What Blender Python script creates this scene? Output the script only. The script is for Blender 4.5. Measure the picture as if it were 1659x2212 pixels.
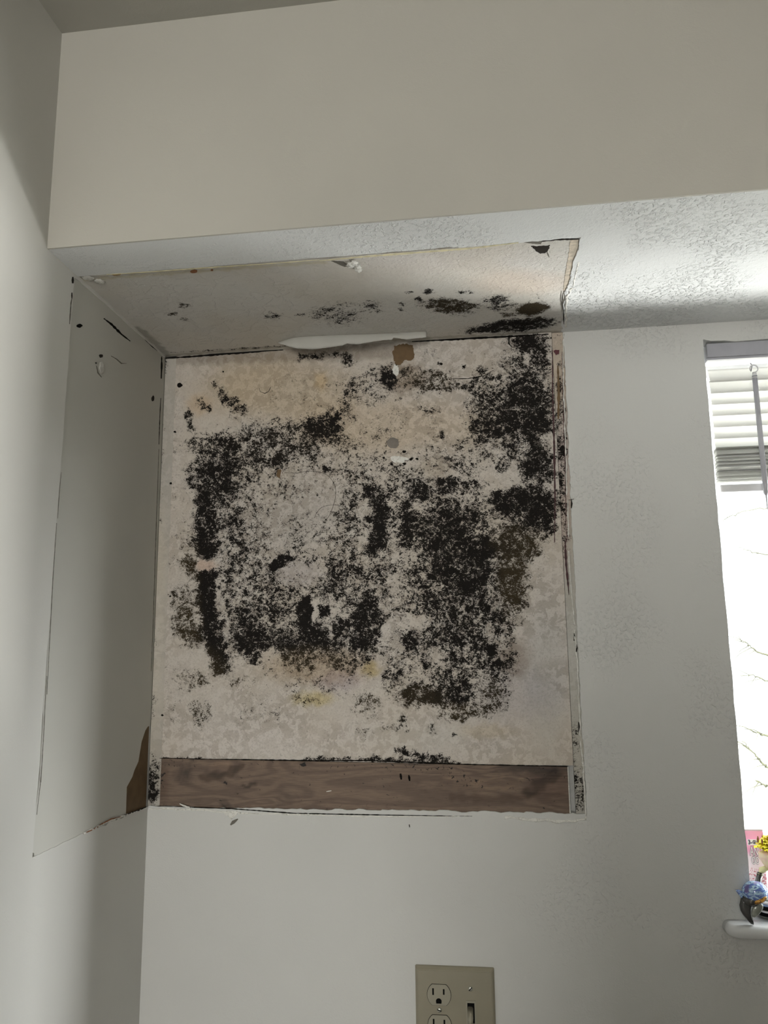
import bpy, bmesh, math, random
import numpy as np
from mathutils import Vector, Matrix
from mathutils.geometry import tessellate_polygon
from mathutils import noise as mnoise

C = bpy.context.scene.collection
S = bpy.context.scene
for o in list(bpy.data.objects):
    bpy.data.objects.remove(o)
R = random.Random(7)

# ------------------------------------------------------------------ camera
CP = Vector((0.5667, -1.3202, 1.65))
YAW, PIT, ROL, F = -0.1352, 0.1841, -0.0109, 1782.116
W_, H_ = 1659, 2212
fw = Vector((math.sin(YAW)*math.cos(PIT), math.cos(YAW)*math.cos(PIT), math.sin(PIT)))
_r = fw.cross(Vector((0, 0, 1))).normalized(); _u = _r.cross(fw)
rt = _r*math.cos(ROL) + _u*math.sin(ROL)
up = -_r*math.sin(ROL) + _u*math.cos(ROL)
cam = bpy.data.cameras.new('camera'); camo = bpy.data.objects.new('camera', cam); C.objects.link(camo)
camo.matrix_world = Matrix(((rt.x, up.x, -fw.x, CP.x), (rt.y, up.y, -fw.y, CP.y), (rt.z, up.z, -fw.z, CP.z), (0, 0, 0, 1)))
cam.sensor_fit = 'VERTICAL'; cam.sensor_height = 36; cam.sensor_width = 27; cam.lens = F*36/H_
cam.clip_start = .02
S.camera = camo

def on(px, py, ax, v):
    """point of the plane (axis ax = v) that a sight line of the photograph meets"""
    d = fw + rt*((px-W_/2)/F) - up*((py-H_/2)/F)
    i = 'xyz'.index(ax)
    return CP + d*((v-CP[i])/d[i])

# ------------------------------------------------------------------ light
ROOM_X, ROOM_Y, ZL, ZH, SD = 3.0, -3.6, 2.1905, 2.5109, 0.3923   # room size, low ceiling, high ceiling, soffit depth
SKY = 2.6
world = bpy.data.worlds.new('world'); S.world = world; world.use_nodes = True
bg = world.node_tree.nodes['Background']; bg.inputs[0].default_value = (.93, .97, 1, 1); bg.inputs[1].default_value = SKY

def area(name, loc, target, sx, sy, energy, col, portal=False):
    l = bpy.data.lights.new(name, 'AREA'); l.shape = 'RECTANGLE'; l.size = sx; l.size_y = sy; l.energy = energy; l.color = col
    o = bpy.data.objects.new(name, l); C.objects.link(o); o.location = loc
    o.rotation_euler = (Vector(target)-Vector(loc)).to_track_quat('-Z', 'Y').to_euler()
    if portal: l.cycles.is_portal = True
    return o
# lamps added for assumed sunlit ground, low and right: throw light under the soffit
area('added_low_light', (6.4, 2.62, 0.18), (0.9, 0, 2.1), 0.75, 0.75, 330, (1, .985, .96))  # added lamp, aimed for the soffit shadow edge on the left wall
area('added_steep_light', (2.75, .85, -.3), (0.9, -.1, 2.1), .5, .5, 190, (1, .99, .97))  # added lamp that brightens the low ceiling and sets its shadow edge
area('added_left_wall_light', (3.95, .80, 2.45), (.9, 0, 1.6), .5, 1.5, 130, (.98, .99, 1))  # added lamp that brightens the left wall; no neighbouring wall stands there
area('window_portal', (1.4, .15, 1.72), (1.4, -1, 1.72), 1.0, .9, 1, (1, 1, 1), True)
# added lamp: daylight from an assumed glass door behind the photographer, at the left
area('assumed_door_light', (.30, ROOM_Y-.12, 1.58), (.35, 0, 1.6), .32, 1.0, 47, (1, .955, .90))
sun = bpy.data.lights.new('sun', 'SUN'); sun.energy = 22; sun.angle = math.radians(.6); sun.color = (1, .97, .92)
suno = bpy.data.objects.new('sun', sun); C.objects.link(suno)
suno.rotation_euler = Vector((.25, .55, -.80)).to_track_quat('-Z', 'Y').to_euler()
S.view_settings.view_transform = 'Standard'; S.view_settings.look = 'None'
S.view_settings.gamma = 1; S.view_settings.use_curve_mapping = False
S.view_settings.exposure = 0.2

# ------------------------------------------------------------------ materials
def new_mat(name):
    m = bpy.data.materials.new(name); m.use_nodes = True
    return m, m.node_tree.nodes, m.node_tree.links, m.node_tree.nodes['Principled BSDF']
class NT:
    def __init__(s, name):
        s.m, s.n, s.l, s.p = new_mat(name)
        s.tc = s.n.new('ShaderNodeTexCoord').outputs['Object']
    def noise(s, scale, detail=3, rough=.5, dist=0, vec=None, stretch=None):
        v = vec or s.tc
        if stretch:
            mp = s.n.new('ShaderNodeMapping'); s.l.new(v, mp.inputs[0]); mp.inputs['Scale'].default_value = stretch; v = mp.outputs[0]
        n = s.n.new('ShaderNodeTexNoise'); s.l.new(v, n.inputs['Vector'])
        for k, q in (('Scale', scale), ('Detail', detail), ('Roughness', rough), ('Distortion', dist)): n.inputs[k].default_value = q
        return n.outputs['Fac']
    def ramp(s, f, a, b, lo=0., hi=1.):
        n = s.n.new('ShaderNodeMapRange'); n.interpolation_type = 'SMOOTHSTEP'
        s.put(n.inputs[0], f)
        for i, q in ((1, a), (2, b), (3, lo), (4, hi)): s.put(n.inputs[i], q)
        return n.outputs[0]
    def put(s, inp, v):
        if hasattr(v, 'is_linked'): s.l.new(v, inp)
        else: inp.default_value = v
    def math(s, op, a, b=0., c=0.):
        n = s.n.new('ShaderNodeMath'); n.operation = op; s.put(n.inputs[0], a); s.put(n.inputs[1], b); s.put(n.inputs[2], c); return n.outputs[0]
    def mix(s, f, a, b, mode='MIX'):
        n = s.n.new('ShaderNodeMix'); n.data_type = 'RGBA'; n.blend_type = mode
        s.put(n.inputs['Factor'], f)
        s.put(n.inputs[6], a if hasattr(a, 'is_linked') else (*a, 1)); s.put(n.inputs[7], b if hasattr(b, 'is_linked') else (*b, 1))
        return n.outputs[2]
    def attr(s, name):
        n = s.n.new('ShaderNodeAttribute'); n.attribute_name = name; return n
    def bump(s, h, strength, dist):
        n = s.n.new('ShaderNodeBump'); n.inputs['Strength'].default_value = strength; n.inputs['Distance'].default_value = dist
        s.l.new(h, n.inputs['Height']); s.l.new(n.outputs[0], s.p.inputs['Normal']); return n
    def col(s, c): s.put(s.p.inputs['Base Color'], c if hasattr(c, 'is_linked') else (*c, 1))

def paint(name, col, xm=None, rough=.75, knock=.6, kscale=70, orange=.25, patchy=True, dist=.0022, mottled=.03, stretch=(1, 1, 1)):
    t = NT(name)
    t.p.inputs['Roughness'].default_value = rough; t.p.inputs['Specular IOR Level'].default_value = .3
    big = t.noise(2.2, 3)
    t.col(t.mix(t.ramp(big, .35, .65), tuple(c*(1-mottled) for c in col), tuple(min(1, c*(1+mottled)) for c in col)))
    kn = t.noise(kscale, 4, .55, .4, stretch=stretch)
    k = t.ramp(kn, .46, .70)
    if patchy: k = t.math('MULTIPLY', k, t.ramp(t.noise(5.5, 2), .42, .6, .12, 1))
    if xm:
        q = t.n.new('ShaderNodeSeparateXYZ'); t.l.new(t.tc, q.inputs[0]); k = t.math('MULTIPLY', k, t.ramp(q.outputs['X'], *xm))
    fine = t.noise(420, 2, .6)
    mid = t.noise(26, 2, .5)
    h = t.math('ADD', t.math('MULTIPLY', k, knock), t.math('MULTIPLY', fine, orange*.35))
    h = t.math('ADD', h, t.math('MULTIPLY', mid, orange*1.2))
    t.bump(h, 1, dist)
    return t.m

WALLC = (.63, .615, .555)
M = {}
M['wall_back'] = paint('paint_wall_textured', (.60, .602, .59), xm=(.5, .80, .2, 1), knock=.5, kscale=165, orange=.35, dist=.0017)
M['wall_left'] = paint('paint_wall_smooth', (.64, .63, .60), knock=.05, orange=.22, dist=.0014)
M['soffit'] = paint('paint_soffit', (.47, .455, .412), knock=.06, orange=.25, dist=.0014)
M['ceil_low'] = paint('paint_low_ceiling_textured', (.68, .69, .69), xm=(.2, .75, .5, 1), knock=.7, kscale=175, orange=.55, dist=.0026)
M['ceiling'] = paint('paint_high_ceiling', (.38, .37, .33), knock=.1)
M['plaster'] = paint('white_filler', (.78, .77, .73), knock=.5, kscale=240, orange=.8, dist=.002, patchy=False)
M['patch_left'] = paint('unpainted_left_patch', (.56, .55, .51), knock=.02, orange=.15, dist=.001, mottled=.05)

def xsep(t):
    q = t.n.new('ShaderNodeSeparateXYZ'); t.l.new(t.tc, q.inputs[0]); return q.outputs['X']
def plain(name, col, rough=.5, metal=0, spec=.5, trans=0, var=0, vscale=40):
    t = NT(name)
    t.p.inputs['Roughness'].default_value = rough; t.p.inputs['Metallic'].default_value = metal; t.p.inputs['Specular IOR Level'].default_value = spec
    t.p.inputs['Transmission Weight'].default_value = trans
    f = t.noise(vscale, 3)
    v = var or .04
    t.col(t.mix(t.ramp(f, .35, .65), tuple(c*(1-v) for c in col), tuple(min(1, c*(1+v)) for c in col)))
    return t.m
M['floor'] = plain('floor_vinyl', (.2, .15, .11), .6)
M['black'] = plain('black_gap', (.008, .007, .006), .9, spec=.1)
M['dark'] = plain('dark_stain', (.03, .026, .022), .9, spec=.1)
M['grey_line'] = plain('grey_grime', (.16, .15, .13), .9, spec=.1)
M['brownboard'] = plain('brown_hardboard', (.14, .088, .042), .8, var=.1, vscale=60)
M['redbrown'] = plain('red_brown_glue', (.05, .016, .018), .7, var=.3, vscale=200)
M['tan_edge'] = plain('torn_tan_paper', (.50, .44, .36), .9, var=.18, vscale=120)
M['yellow_glue'] = plain('yellow_glue', (.60, .55, .36), .8, var=.15, vscale=90)
M['rust'] = plain('rust_spot', (.25, .1, .04), .8, var=.2)
M['plate'] = plain('ivory_plastic', (.265, .240, .180), .38, spec=.4, var=.02)
M['ivory2'] = plain('ivory_plastic_inset', (.30, .28, .22), .35, spec=.4, var=.02)
M['slot'] = plain('slot_black', (.004, .004, .004), .8, spec=.1)
M['screw'] = plain('screw_metal', (.42, .42, .38), .4, metal=.7)
M['white_plastic'] = plain('white_plastic', (.72, .72, .74), .4)
M['headrail'] = plain('headrail_grey', (.36, .36, .40), .4)
M['plug'] = plain('plug_grey', (.17, .15, .13), .6, var=.2)
M['sill'] = plain('sill_white_tile', (.66, .67, .68), .18, spec=.5, var=.03, vscale=8)
M['frame'] = plain('window_frame_white', (.8, .8, .8), .4)
M['ground'] = plain('pale_ground', (.72, .72, .68), .9, var=.06, vscale=1.5)
M['branch'] = plain('branch_bark', (.07, .072, .045), .9, var=.1)

def slatmat():
    m, n, l, p = new_mat('slat_translucent')
    p.inputs['Base Color'].default_value = (.82, .82, .80, 1); p.inputs['Roughness'].default_value = .4
    tr = n.new('ShaderNodeBsdfTranslucent'); tr.inputs[0].default_value = (.92, .91, .88, 1)
    mx = n.new('ShaderNodeMixShader'); mx.inputs[0].default_value = .42
    l.new(p.outputs[0], mx.inputs[1]); l.new(tr.outputs[0], mx.inputs[2]); l.new(mx.outputs[0], n['Material Output'].inputs[0])
    return m
M['slat'] = slatmat()
def glassmat(name, col, rough=.02, ior=1.45):
    m, n, l, p = new_mat(name)
    p.inputs['Base Color'].default_value = (*col, 1); p.inputs['Roughness'].default_value = rough
    p.inputs['Transmission Weight'].default_value = 1; p.inputs['IOR'].default_value = ior
    return m
def panemat():
    m, n, l, p = new_mat('clear_window_pane')
    tr = n.new('ShaderNodeBsdfTransparent'); tr.inputs[0].default_value = (.97, .98, .97, 1)
    gl = n.new('ShaderNodeBsdfGlossy'); gl.inputs['Roughness'].default_value = .02
    mx = n.new('ShaderNodeMixShader'); mx.inputs[0].default_value = .05
    l.new(tr.outputs[0], mx.inputs[1]); l.new(gl.outputs[0], mx.inputs[2]); l.new(mx.outputs[0], n['Material Output'].inputs[0])
    return m
M['pane'] = panemat()
M['wand'] = plain('wand_grey_acrylic', (.42, .42, .46), .25)
M['darkglass'] = plain('dark_glass', (.05, .05, .05), .1, spec=.8)
M['greyglass'] = plain('grey_glass', (.33, .35, .31), .15, var=.25, vscale=60)

def woodmat():
    t = NT('old_brown_board')
    mp = t.n.new('ShaderNodeMapping'); t.l.new(t.tc, mp.inputs[0]); mp.inputs['Scale'].default_value = (1.0, 1, 7.5)
    warp = t.noise(2.6, 2, .5, 1.2, vec=mp.outputs[0])
    wv = t.math('SINE', t.math('MULTIPLY', warp, 60.))
    wv = t.ramp(wv, -1., 1.)
    c = t.mix(wv, (.145, .102, .078), (.205, .145, .108))
    fine = t.noise(60, 4, .6, 0, stretch=(1, 1, 16))
    c = t.mix(t.ramp(fine, .35, .7, 0, .5), c, (.085, .06, .046))
    st = t.ramp(t.noise(7, 4, .6, .8, stretch=(1, 1, 2.4)), .55, .72, 0, .75)
    c = t.mix(st, c, (.04, .031, .027))
    sp = t.ramp(t.noise(75, 4, .6, 1., stretch=(1, 1, 2)), .66, .72)
    c = t.mix(sp, c, (.012, .01, .01))
    c = t.mix(1., c, t.attr('stain_shade').outputs['Color'], 'MULTIPLY')
    # mould specks that thicken towards the top edge
    a = t.attr('mold').outputs['Fac']
    n2 = t.noise(230, 4, .6, .8)
    c = t.mix(t.ramp(n2, t.math('SUBTRACT', .74, t.math('MULTIPLY', a, .36)), t.math('SUBTRACT', .80, t.math('MULTIPLY', a, .36))), c, (.006, .006, .006))
    t.col(c); t.p.inputs['Roughness'].default_value = .75
    t.bump(fine, .4, .0006)
    return t.m
M['wood'] = woodmat()

def moldmat(name, base_a, base_b, flake=1., fscale=150., relief=0.):
    t = NT(name)
    d = t.attr('mold').outputs['Fac']; br = t.attr('brown').outputs['Fac']; stn = t.attr('stain_shade').outputs['Color']
    # blotchy flaking paper
    f1 = t.noise(fscale*.5, 6, .62, .5)
    f2 = t.noise(fscale*2.1, 3, .6, .8)
    base = t.mix(t.math('MULTIPLY', t.ramp(f1, .46, .54), t.ramp(t.noise(9, 2), .40, .56, .25, 1)), base_a, base_b)
    base = t.mix(t.math('MULTIPLY', t.ramp(f2, .5, .62), .35*flake), base, tuple(c*.72 for c in base_b))
    base = t.mix(t.ramp(t.noise(6, 3), .4, .65, 0, .35), base, tuple(c*k for c, k in zip(base_a, (.93, .87, .76))))
    base = t.mix(1., base, stn, 'MULTIPLY')
    # mould colonies: fine stringy specks, clumped
    cl = t.noise(34, 3, .6, .6)
    cl2 = t.noise(105, 3, .6, .8)
    n1 = t.noise(250, 5, .68, 1.1, stretch=(1, 1, 1.35))
    n2 = t.noise(620, 3, .7, .4, stretch=(.8, 1, 1.5))
    nn = t.math('ADD', t.math('MULTIPLY', n1, .56), t.math('MULTIPLY', n2, .38))
    nn = t.math('ADD', nn, t.math('MULTIPLY', cl2, .40))
    nn = t.math('ADD', nn, t.math('MULTIPLY', cl, .34))          # mean about .72
    on_ = t.ramp(d, .0, .06)
    thr = t.math('SUBTRACT', .968, t.math('MULTIPLY', d, .242))
    soft = t.math('ADD', .012, t.math('MULTIPLY', br, .03))
    m_ = t.ramp(nn, t.math('SUBTRACT', thr, soft), t.math('ADD', thr, soft))
    m_ = t.math('MULTIPLY', m_, on_)
    # dusty stain around the colonies
    halo = t.ramp(nn, t.math('SUBTRACT', thr, .11), thr, 0, .30)
    halo = t.math('MULTIPLY', halo, on_)
    base = t.mix(halo, base, (.10, .08, .065))
    mc = t.mix(t.ramp(n2, .4, .6), (.006, .0055, .0055), (.016, .013, .011))
    mb = t.mix(t.ramp(n2, .4, .6), (.028, .021, .011), (.062, .047, .026))
    c = t.mix(m_, base, t.mix(br, mc, mb))
    t.col(c)
    t.p.inputs['Roughness'].default_value = .85; t.p.inputs['Specular IOR Level'].default_value = .15
    h = t.math('ADD', t.math('MULTIPLY', t.ramp(f1, .47, .53), .5), t.math('MULTIPLY', m_, .35))
    if relief: h = t.math('ADD', h, t.math('MULTIPLY', t.math('MULTIPLY', t.ramp(t.noise(190, 4, .55, .4), .44, .70), relief), t.ramp(xsep(t), -.08, .20, .12, 1)))
    t.bump(h, .7, .0006 if not relief else .0012)
    return t.m
M['mold_wall'] = moldmat('mouldy_wallboard_paper', (.585, .545, .505), (.445, .402, .36))
M['mold_ceiling'] = moldmat('mouldy_ceiling_paper', (.60, .585, .555), (.575, .56, .53), flake=.3, fscale=60, relief=.9)
M['strip'] = moldmat('dirty_strip', (.48, .455, .42), (.42, .395, .36), flake=.5)
M['mold_left'] = moldmat('left_patch_paper', (.47, .465, .41), (.455, .45, .395), flake=.15, fscale=30)

# ------------------------------------------------------------------ helpers
def link(name, me, mat, parent=None):
    o = bpy.data.objects.new(name, me); C.objects.link(o)
    if mat: me.materials.append(M[mat] if isinstance(mat, str) else mat)
    if parent: o.parent = parent; o.matrix_parent_inverse = Matrix.Identity(4)
    return o
def from_bm(name, bm, mat, parent=None, smooth=False):
    bmesh.ops.recalc_face_normals(bm, faces=bm.faces)
    me = bpy.data.meshes.new(name); bm.to_mesh(me); bm.free()
    if smooth:
        for p in me.polygons: p.use_smooth = True
    return link(name, me, mat, parent)
def tag(o, label=None, cat=None, group=None, kind=None):
    if label: o['label'] = label
    if cat: o['category'] = cat
    if group: o['group'] = group
    if kind: o['kind'] = kind
    return o
def empty(name, loc, label, cat, group=None):
    o = bpy.data.objects.new(name, None); C.objects.link(o); o.location = loc; o.empty_display_size = .02
    return tag(o, label, cat, group)
AX = {'x': lambda a, b, v: Vector((v, a, b)), 'y': lambda a, b, v: Vector((a, v, b)), 'z': lambda a, b, v: Vector((a, b, v))}
def plate(name, ax, v0, v1, loops, mat, parent=None, off=Vector((0, 0, 0))):
    """solid slab: 2-D loops (first is the outline, others holes) between planes v0 and v1 of axis ax"""
    bm = bmesh.new(); f = AX[ax]
    tri = tessellate_polygon([[Vector((a, b, 0)) for a, b in L] for L in loops])
    flat = [q for L in loops for q in L]
    A = [bm.verts.new(f(a, b, v0)-off) for a, b in flat]; B = [bm.verts.new(f(a, b, v1)-off) for a, b in flat]
    for t in tri:
        try: bm.faces.new([A[i] for i in t]); bm.faces.new([B[i] for i in reversed(t)])
        except ValueError: pass
    k = 0
    for L in loops:
        n = len(L)
        for i in range(n):
            a, b = k+i, k+(i+1) % n
            bm.faces.new((A[a], A[b], B[b], B[a]))
        k += n
    return from_bm(name, bm, mat, parent)
def rect(a0, a1, b0, b1): return [(a0, b0), (a1, b0), (a1, b1), (a0, b1)]
def jag(p, q, n, amp, seed, lo=1.0):
    """ragged line p..q without its end point"""
    rr = random.Random(seed); out = []
    dx, dy = q[0]-p[0], q[1]-p[1]; L = math.hypot(dx, dy); nx, ny = -dy/L, dx/L
    d = 0
    for i in range(n):
        t = (i+ (rr.random()*.6-.3 if 0 < i else 0))/n
        d = d*.55+rr.uniform(-amp, amp)*.8
        if i == 0: d = 0
        out.append((p[0]+dx*t+nx*d, p[1]+dy*t+ny*d))
    return out
def box(name, lo, hi, mat, parent=None, bev=0, seg=2, smooth=False, off=Vector((0, 0, 0))):
    bm = bmesh.new(); bmesh.ops.create_cube(bm, size=1)
    lo = Vector(lo)-off; hi = Vector(hi)-off
    for v in bm.verts: v.co = Vector((lo[i]+(v.co[i]+.5)*(hi[i]-lo[i]) for i in range(3)))
    if bev: bmesh.ops.bevel(bm, geom=list(bm.edges), offset=bev, segments=seg, affect='EDGES', profile=.5)
    return from_bm(name, bm, mat, parent, smooth)
def tube(name, pts, radii, mat, parent=None, seg=8, off=Vector((0, 0, 0)), caps=True, smooth=True):
    bm = bmesh.new(); rings = []
    pts = [Vector(p)-off for p in pts]
    if not hasattr(radii, '__len__'): radii = [radii]*len(pts)
    for i, p in enumerate(pts):
        a = pts[max(0, i-1)]; b = pts[min(len(pts)-1, i+1)]; d = (b-a).normalized()
        h = Vector((0, 0, 1)) if abs(d.z) < .9 else Vector((0, 1, 0))
        s = d.cross(h).normalized(); t = s.cross(d)
        rings.append([bm.verts.new(p+(s*math.cos(k*2*math.pi/seg)+t*math.sin(k*2*math.pi/seg))*radii[i]) for k in range(seg)])
    for i in range(len(rings)-1):
        for k in range(seg):
            bm.faces.new((rings[i][k], rings[i][(k+1) % seg], rings[i+1][(k+1) % seg], rings[i+1][k]))
    if caps: bm.faces.new(rings[0]); bm.faces.new(list(reversed(rings[-1])))
    return from_bm(name, bm, mat, parent, smooth)
def blob(name, c, r, mat, parent=None, seed=0, amp=.15, freq=3., sub=3, off=Vector((0, 0, 0)), rot=None):
    bm = bmesh.new(); bmesh.ops.create_icosphere(bm, subdivisions=sub, radius=1)
    for v in bm.verts:
        q = v.co*(1+amp*mnoise.noise(v.co*freq+Vector((seed*7.3, 0, 0))))
        q = Vector((q[0]*r[0], q[1]*r[1], q[2]*r[2]))
        if rot: q = rot @ q
        v.co = q+Vector(c)-off
    return from_bm(name, bm, mat, parent, True)
def bead(name, pts, w, h, normal, mat, parent=None, seed=0, step=.003, drop=0., off=Vector((0, 0, 0))):
    """ragged ridge of filler lying on a surface along pts; w half width, h height towards normal"""
    rr = random.Random(seed); N = Vector(normal)
    P = []
    for a, b in zip(pts[:-1], pts[1:]):
        a, b = Vector(a), Vector(b); n = max(1, int((b-a).length/step))
        P += [a.lerp(b, i/n) for i in range(n)]
    P.append(Vector(pts[-1]))
    bm = bmesh.new(); rings = []; prof = 7
    o1 = 0
    for i, p in enumerate(P):
        d = (P[min(i+1, len(P)-1)]-P[max(0, i-1)]).normalized(); s = d.cross(N).normalized()
        k = .55+.9*abs(mnoise.noise(Vector((i*.23, seed*3.1, 0))))+rr.uniform(-.15, .15)
        hh = h*max(.08, .5+1.3*mnoise.noise(Vector((i*.31, seed*5.7, 4)))+rr.uniform(-.2, .2))
        o1 = w*.9*mnoise.noise(Vector((i*.17, seed*1.7, 9)))
        ring = []
        for j in range(prof):
            t = j/(prof-1); a = math.pi*t
            ring.append(bm.verts.new(p-off+s*(o1+math.cos(a)*w*k)+N*(math.sin(a)*hh*(1+rr.uniform(-.15, .15)) if 0 < j < prof-1 else -.0008)))
        rings.append(ring)
    for a, b in zip(rings[:-1], rings[1:]):
        for j in range(prof-1): bm.faces.new((a[j], a[j+1], b[j+1], b[j]))
        bm.faces.new((a[prof-1], a[0], b[0], b[prof-1]))
    bm.faces.new(rings[0]); bm.faces.new(list(reversed(rings[-1])))
    return from_bm(name, bm, mat, parent, True)
def spot(name, ax, v, pts, mat, parent=None, t=.0006, sign=-1, off=Vector((0, 0, 0)), rough=.0, seed=1):
    """thin irregular patch lying on plane ax=v (pts are photo sight lines)"""
    i, j = [k for k in range(3) if k != 'xyz'.index(ax)]
    rr = random.Random(seed); P = []
    Q = [on(x, y, ax, v) for x, y in pts]; n = len(Q)
    for k in range(n):
        a, b = Q[k], Q[(k+1) % n]; m = max(1, int((b-a).length/.0025)) if rough else 1
        for s in range(m):
            c = a.lerp(b, s/m); P.append((c[i]+rr.uniform(-rough, rough), c[j]+rr.uniform(-rough, rough)))
    return plate(name, ax, v, v+sign*t, [P], mat, parent, off)
def streak(name, ax, v, pts, wpx, mat, parent=None, sign=-1, off=Vector((0, 0, 0)), seed=3):
    """crack: a thin ragged band along a polyline of sight lines"""
    rr = random.Random(seed); L, Rr = [], []
    F2 = []
    for (x0, y0), (x1, y1) in zip(pts[:-1], pts[1:]):
        n = max(1, int(math.hypot(x1-x0, y1-y0)/5))
        F2 += [(x0+(x1-x0)*i/n, y0+(y1-y0)*i/n) for i in range(n)]
    F2.append(pts[-1]); n = len(F2)
    for i, (x, y) in enumerate(F2):
        x0, y0 = F2[max(0, i-1)]; x1, y1 = F2[min(n-1, i+1)]
        d = math.hypot(x1-x0, y1-y0) or 1; nx, ny = -(y1-y0)/d, (x1-x0)/d
        w = wpx*.5*(.35+.65*math.sin(math.pi*min(1, max(0, (i+.3)/(n-.4)))))*rr.uniform(.55, 1.25)
        L.append((x+nx*w, y+ny*w)); Rr.append((x-nx*w, y-ny*w))
    return spot(name, ax, v, L+Rr[::-1], mat, parent, sign=sign, off=off, t=.0005)

# painted density maps, in metres on the surface ------------------------------------
def painted_grid(name, ax, v, a0, a1, b0, b1, step, back, ops, mat, parent=None, bops=(), sops=(), clip=None, off=Vector((0, 0, 0)), wob=.0015, smooth_edge=None):
    i, j = [k for k in range(3) if k != 'xyz'.index(ax)]
    na = max(2, int(abs(a1-a0)/step)+1); nb = max(2, int(abs(b1-b0)/step)+1)
    A, B = np.meshgrid(np.linspace(a0, a1, na), np.linspace(b0, b1, nb), indexing='ij')
    # slow wobble so strokes have no clean outlines
    def wb(s): return wob*(np.sin(A*310+s+2*np.sin(B*170+s))+np.sin(B*270+1.7*s+2*np.sin(A*140)))
    Aw, Bw = A+wb(.3), B+wb(2.1)
    def P(x, y):
        q = on(x, y, ax, v); return q[i], q[j]
    px = 1.0/1380 if ax == 'y' else None
    def dist_seg(p, q):
        dx, dy = q[0]-p[0], q[1]-p[1]; LL = dx*dx+dy*dy
        t = np.clip(((Aw-p[0])*dx+(Bw-p[1])*dy)/LL, 0, 1) if LL > 0 else 0
        return np.hypot(Aw-p[0]-t*dx, Bw-p[1]-t*dy)
    def weight(op):
        if op[0] == 'S':
            pts = [P(*q) for q in op[1]]; r = op[2]/1380
            if len(pts) == 1: d = np.hypot(Aw-pts[0][0], Bw-pts[0][1])
            else: d = np.min([dist_seg(p, q) for p, q in zip(pts[:-1], pts[1:])], axis=0)
            x = d/r
        else:
            _, (cx, cy), rx, ry = op[:4]; ang = op[5] if len(op) > 5 else 0
            c = P(cx, cy); ca, sa = math.cos(math.radians(ang)), math.sin(math.radians(ang))
            u = P(cx+rx*ca, cy+rx*sa); w = P(cx-ry*sa, cy+ry*ca)
            m = np.array([[u[0]-c[0], w[0]-c[0]], [u[1]-c[1], w[1]-c[1]]]); mi = np.linalg.inv(m)
            dx, dy = Aw-c[0], Bw-c[1]
            x = np.hypot(mi[0, 0]*dx+mi[0, 1]*dy, mi[1, 0]*dx+mi[1, 1]*dy)
        t = np.clip((1.42-x)/.95, 0, 1); return t*t*(3-2*t)
    def run(ops_, base):
        D = np.zeros_like(A)+base
        for op in ops_:
            w = weight(op); val = op[3] if op[0] == 'S' else op[4]; D = D*(1-w)+val*w
        return D
    D = run(ops, 0.); Bn = run(bops, 0.)
    ST = np.ones(A.shape+(3,))
    for op in sops:
        w = weight(op)[..., None]; val = np.array(op[3] if op[0] == 'S' else op[4]); ST = ST*(1-w)+ST*val*w
    bm = bmesh.new(); fn = AX[ax]
    verts = [[bm.verts.new(fn(A[a, b], B[a, b], v)-off) for b in range(nb)] for a in range(na)]
    for a in range(na-1):
        for b in range(nb-1):
            if clip and clip(A[a, b]*.5+A[a+1, b]*.5, B[a, b]*.5+B[a, b+1]*.5): continue
            bm.faces.new((verts[a][b], verts[a+1][b], verts[a+1][b+1], verts[a][b+1]))
    me_n = bm.faces[:] if False else None
    # thickness
    bm.faces.ensure_lookup_table()
    edge = [e for e in bm.edges if len(e.link_faces) == 1]
    r = bmesh.ops.extrude_edge_only(bm, edges=edge)
    nv = [g for g in r['geom'] if isinstance(g, bmesh.types.BMVert)]
    dv = AX[ax](0, 0, back)
    for q in nv: q.co += dv
    loose = [q for q in bm.verts if not q.link_faces]
    bmesh.ops.delete(bm, geom=loose, context='VERTS')
    ne = [e for e in bm.edges if len(e.link_faces) == 1]
    try: bmesh.ops.holes_fill(bm, edges=ne, sides=0)
    except Exception: pass
    bmesh.ops.recalc_face_normals(bm, faces=bm.faces)
    me = bpy.data.meshes.new(name); bm.to_mesh(me); bm.free()
    co = np.empty(len(me.vertices)*3); me.vertices.foreach_get('co', co); co = co.reshape(-1, 3)+np.array(off)
    ia = np.clip(np.rint((co[:, i]-a0)/(a1-a0)*(na-1)).astype(int), 0, na-1)
    ib = np.clip(np.rint((co[:, j]-b0)/(b1-b0)*(nb-1)).astype(int), 0, nb-1)
    for nm, arr in (('mold', D), ('brown', Bn)):
        at = me.attributes.new(nm, 'FLOAT', 'POINT'); at.data.foreach_set('value', arr[ia, ib].astype(np.float32))
    at = me.attributes.new('stain_shade', 'FLOAT_COLOR', 'POINT')
    c4 = np.ones((len(ia), 4), np.float32); c4[:, :3] = ST[ia, ib]; at.data.foreach_set('color', c4.ravel())
    return link(name, me, mat, parent)

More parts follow.
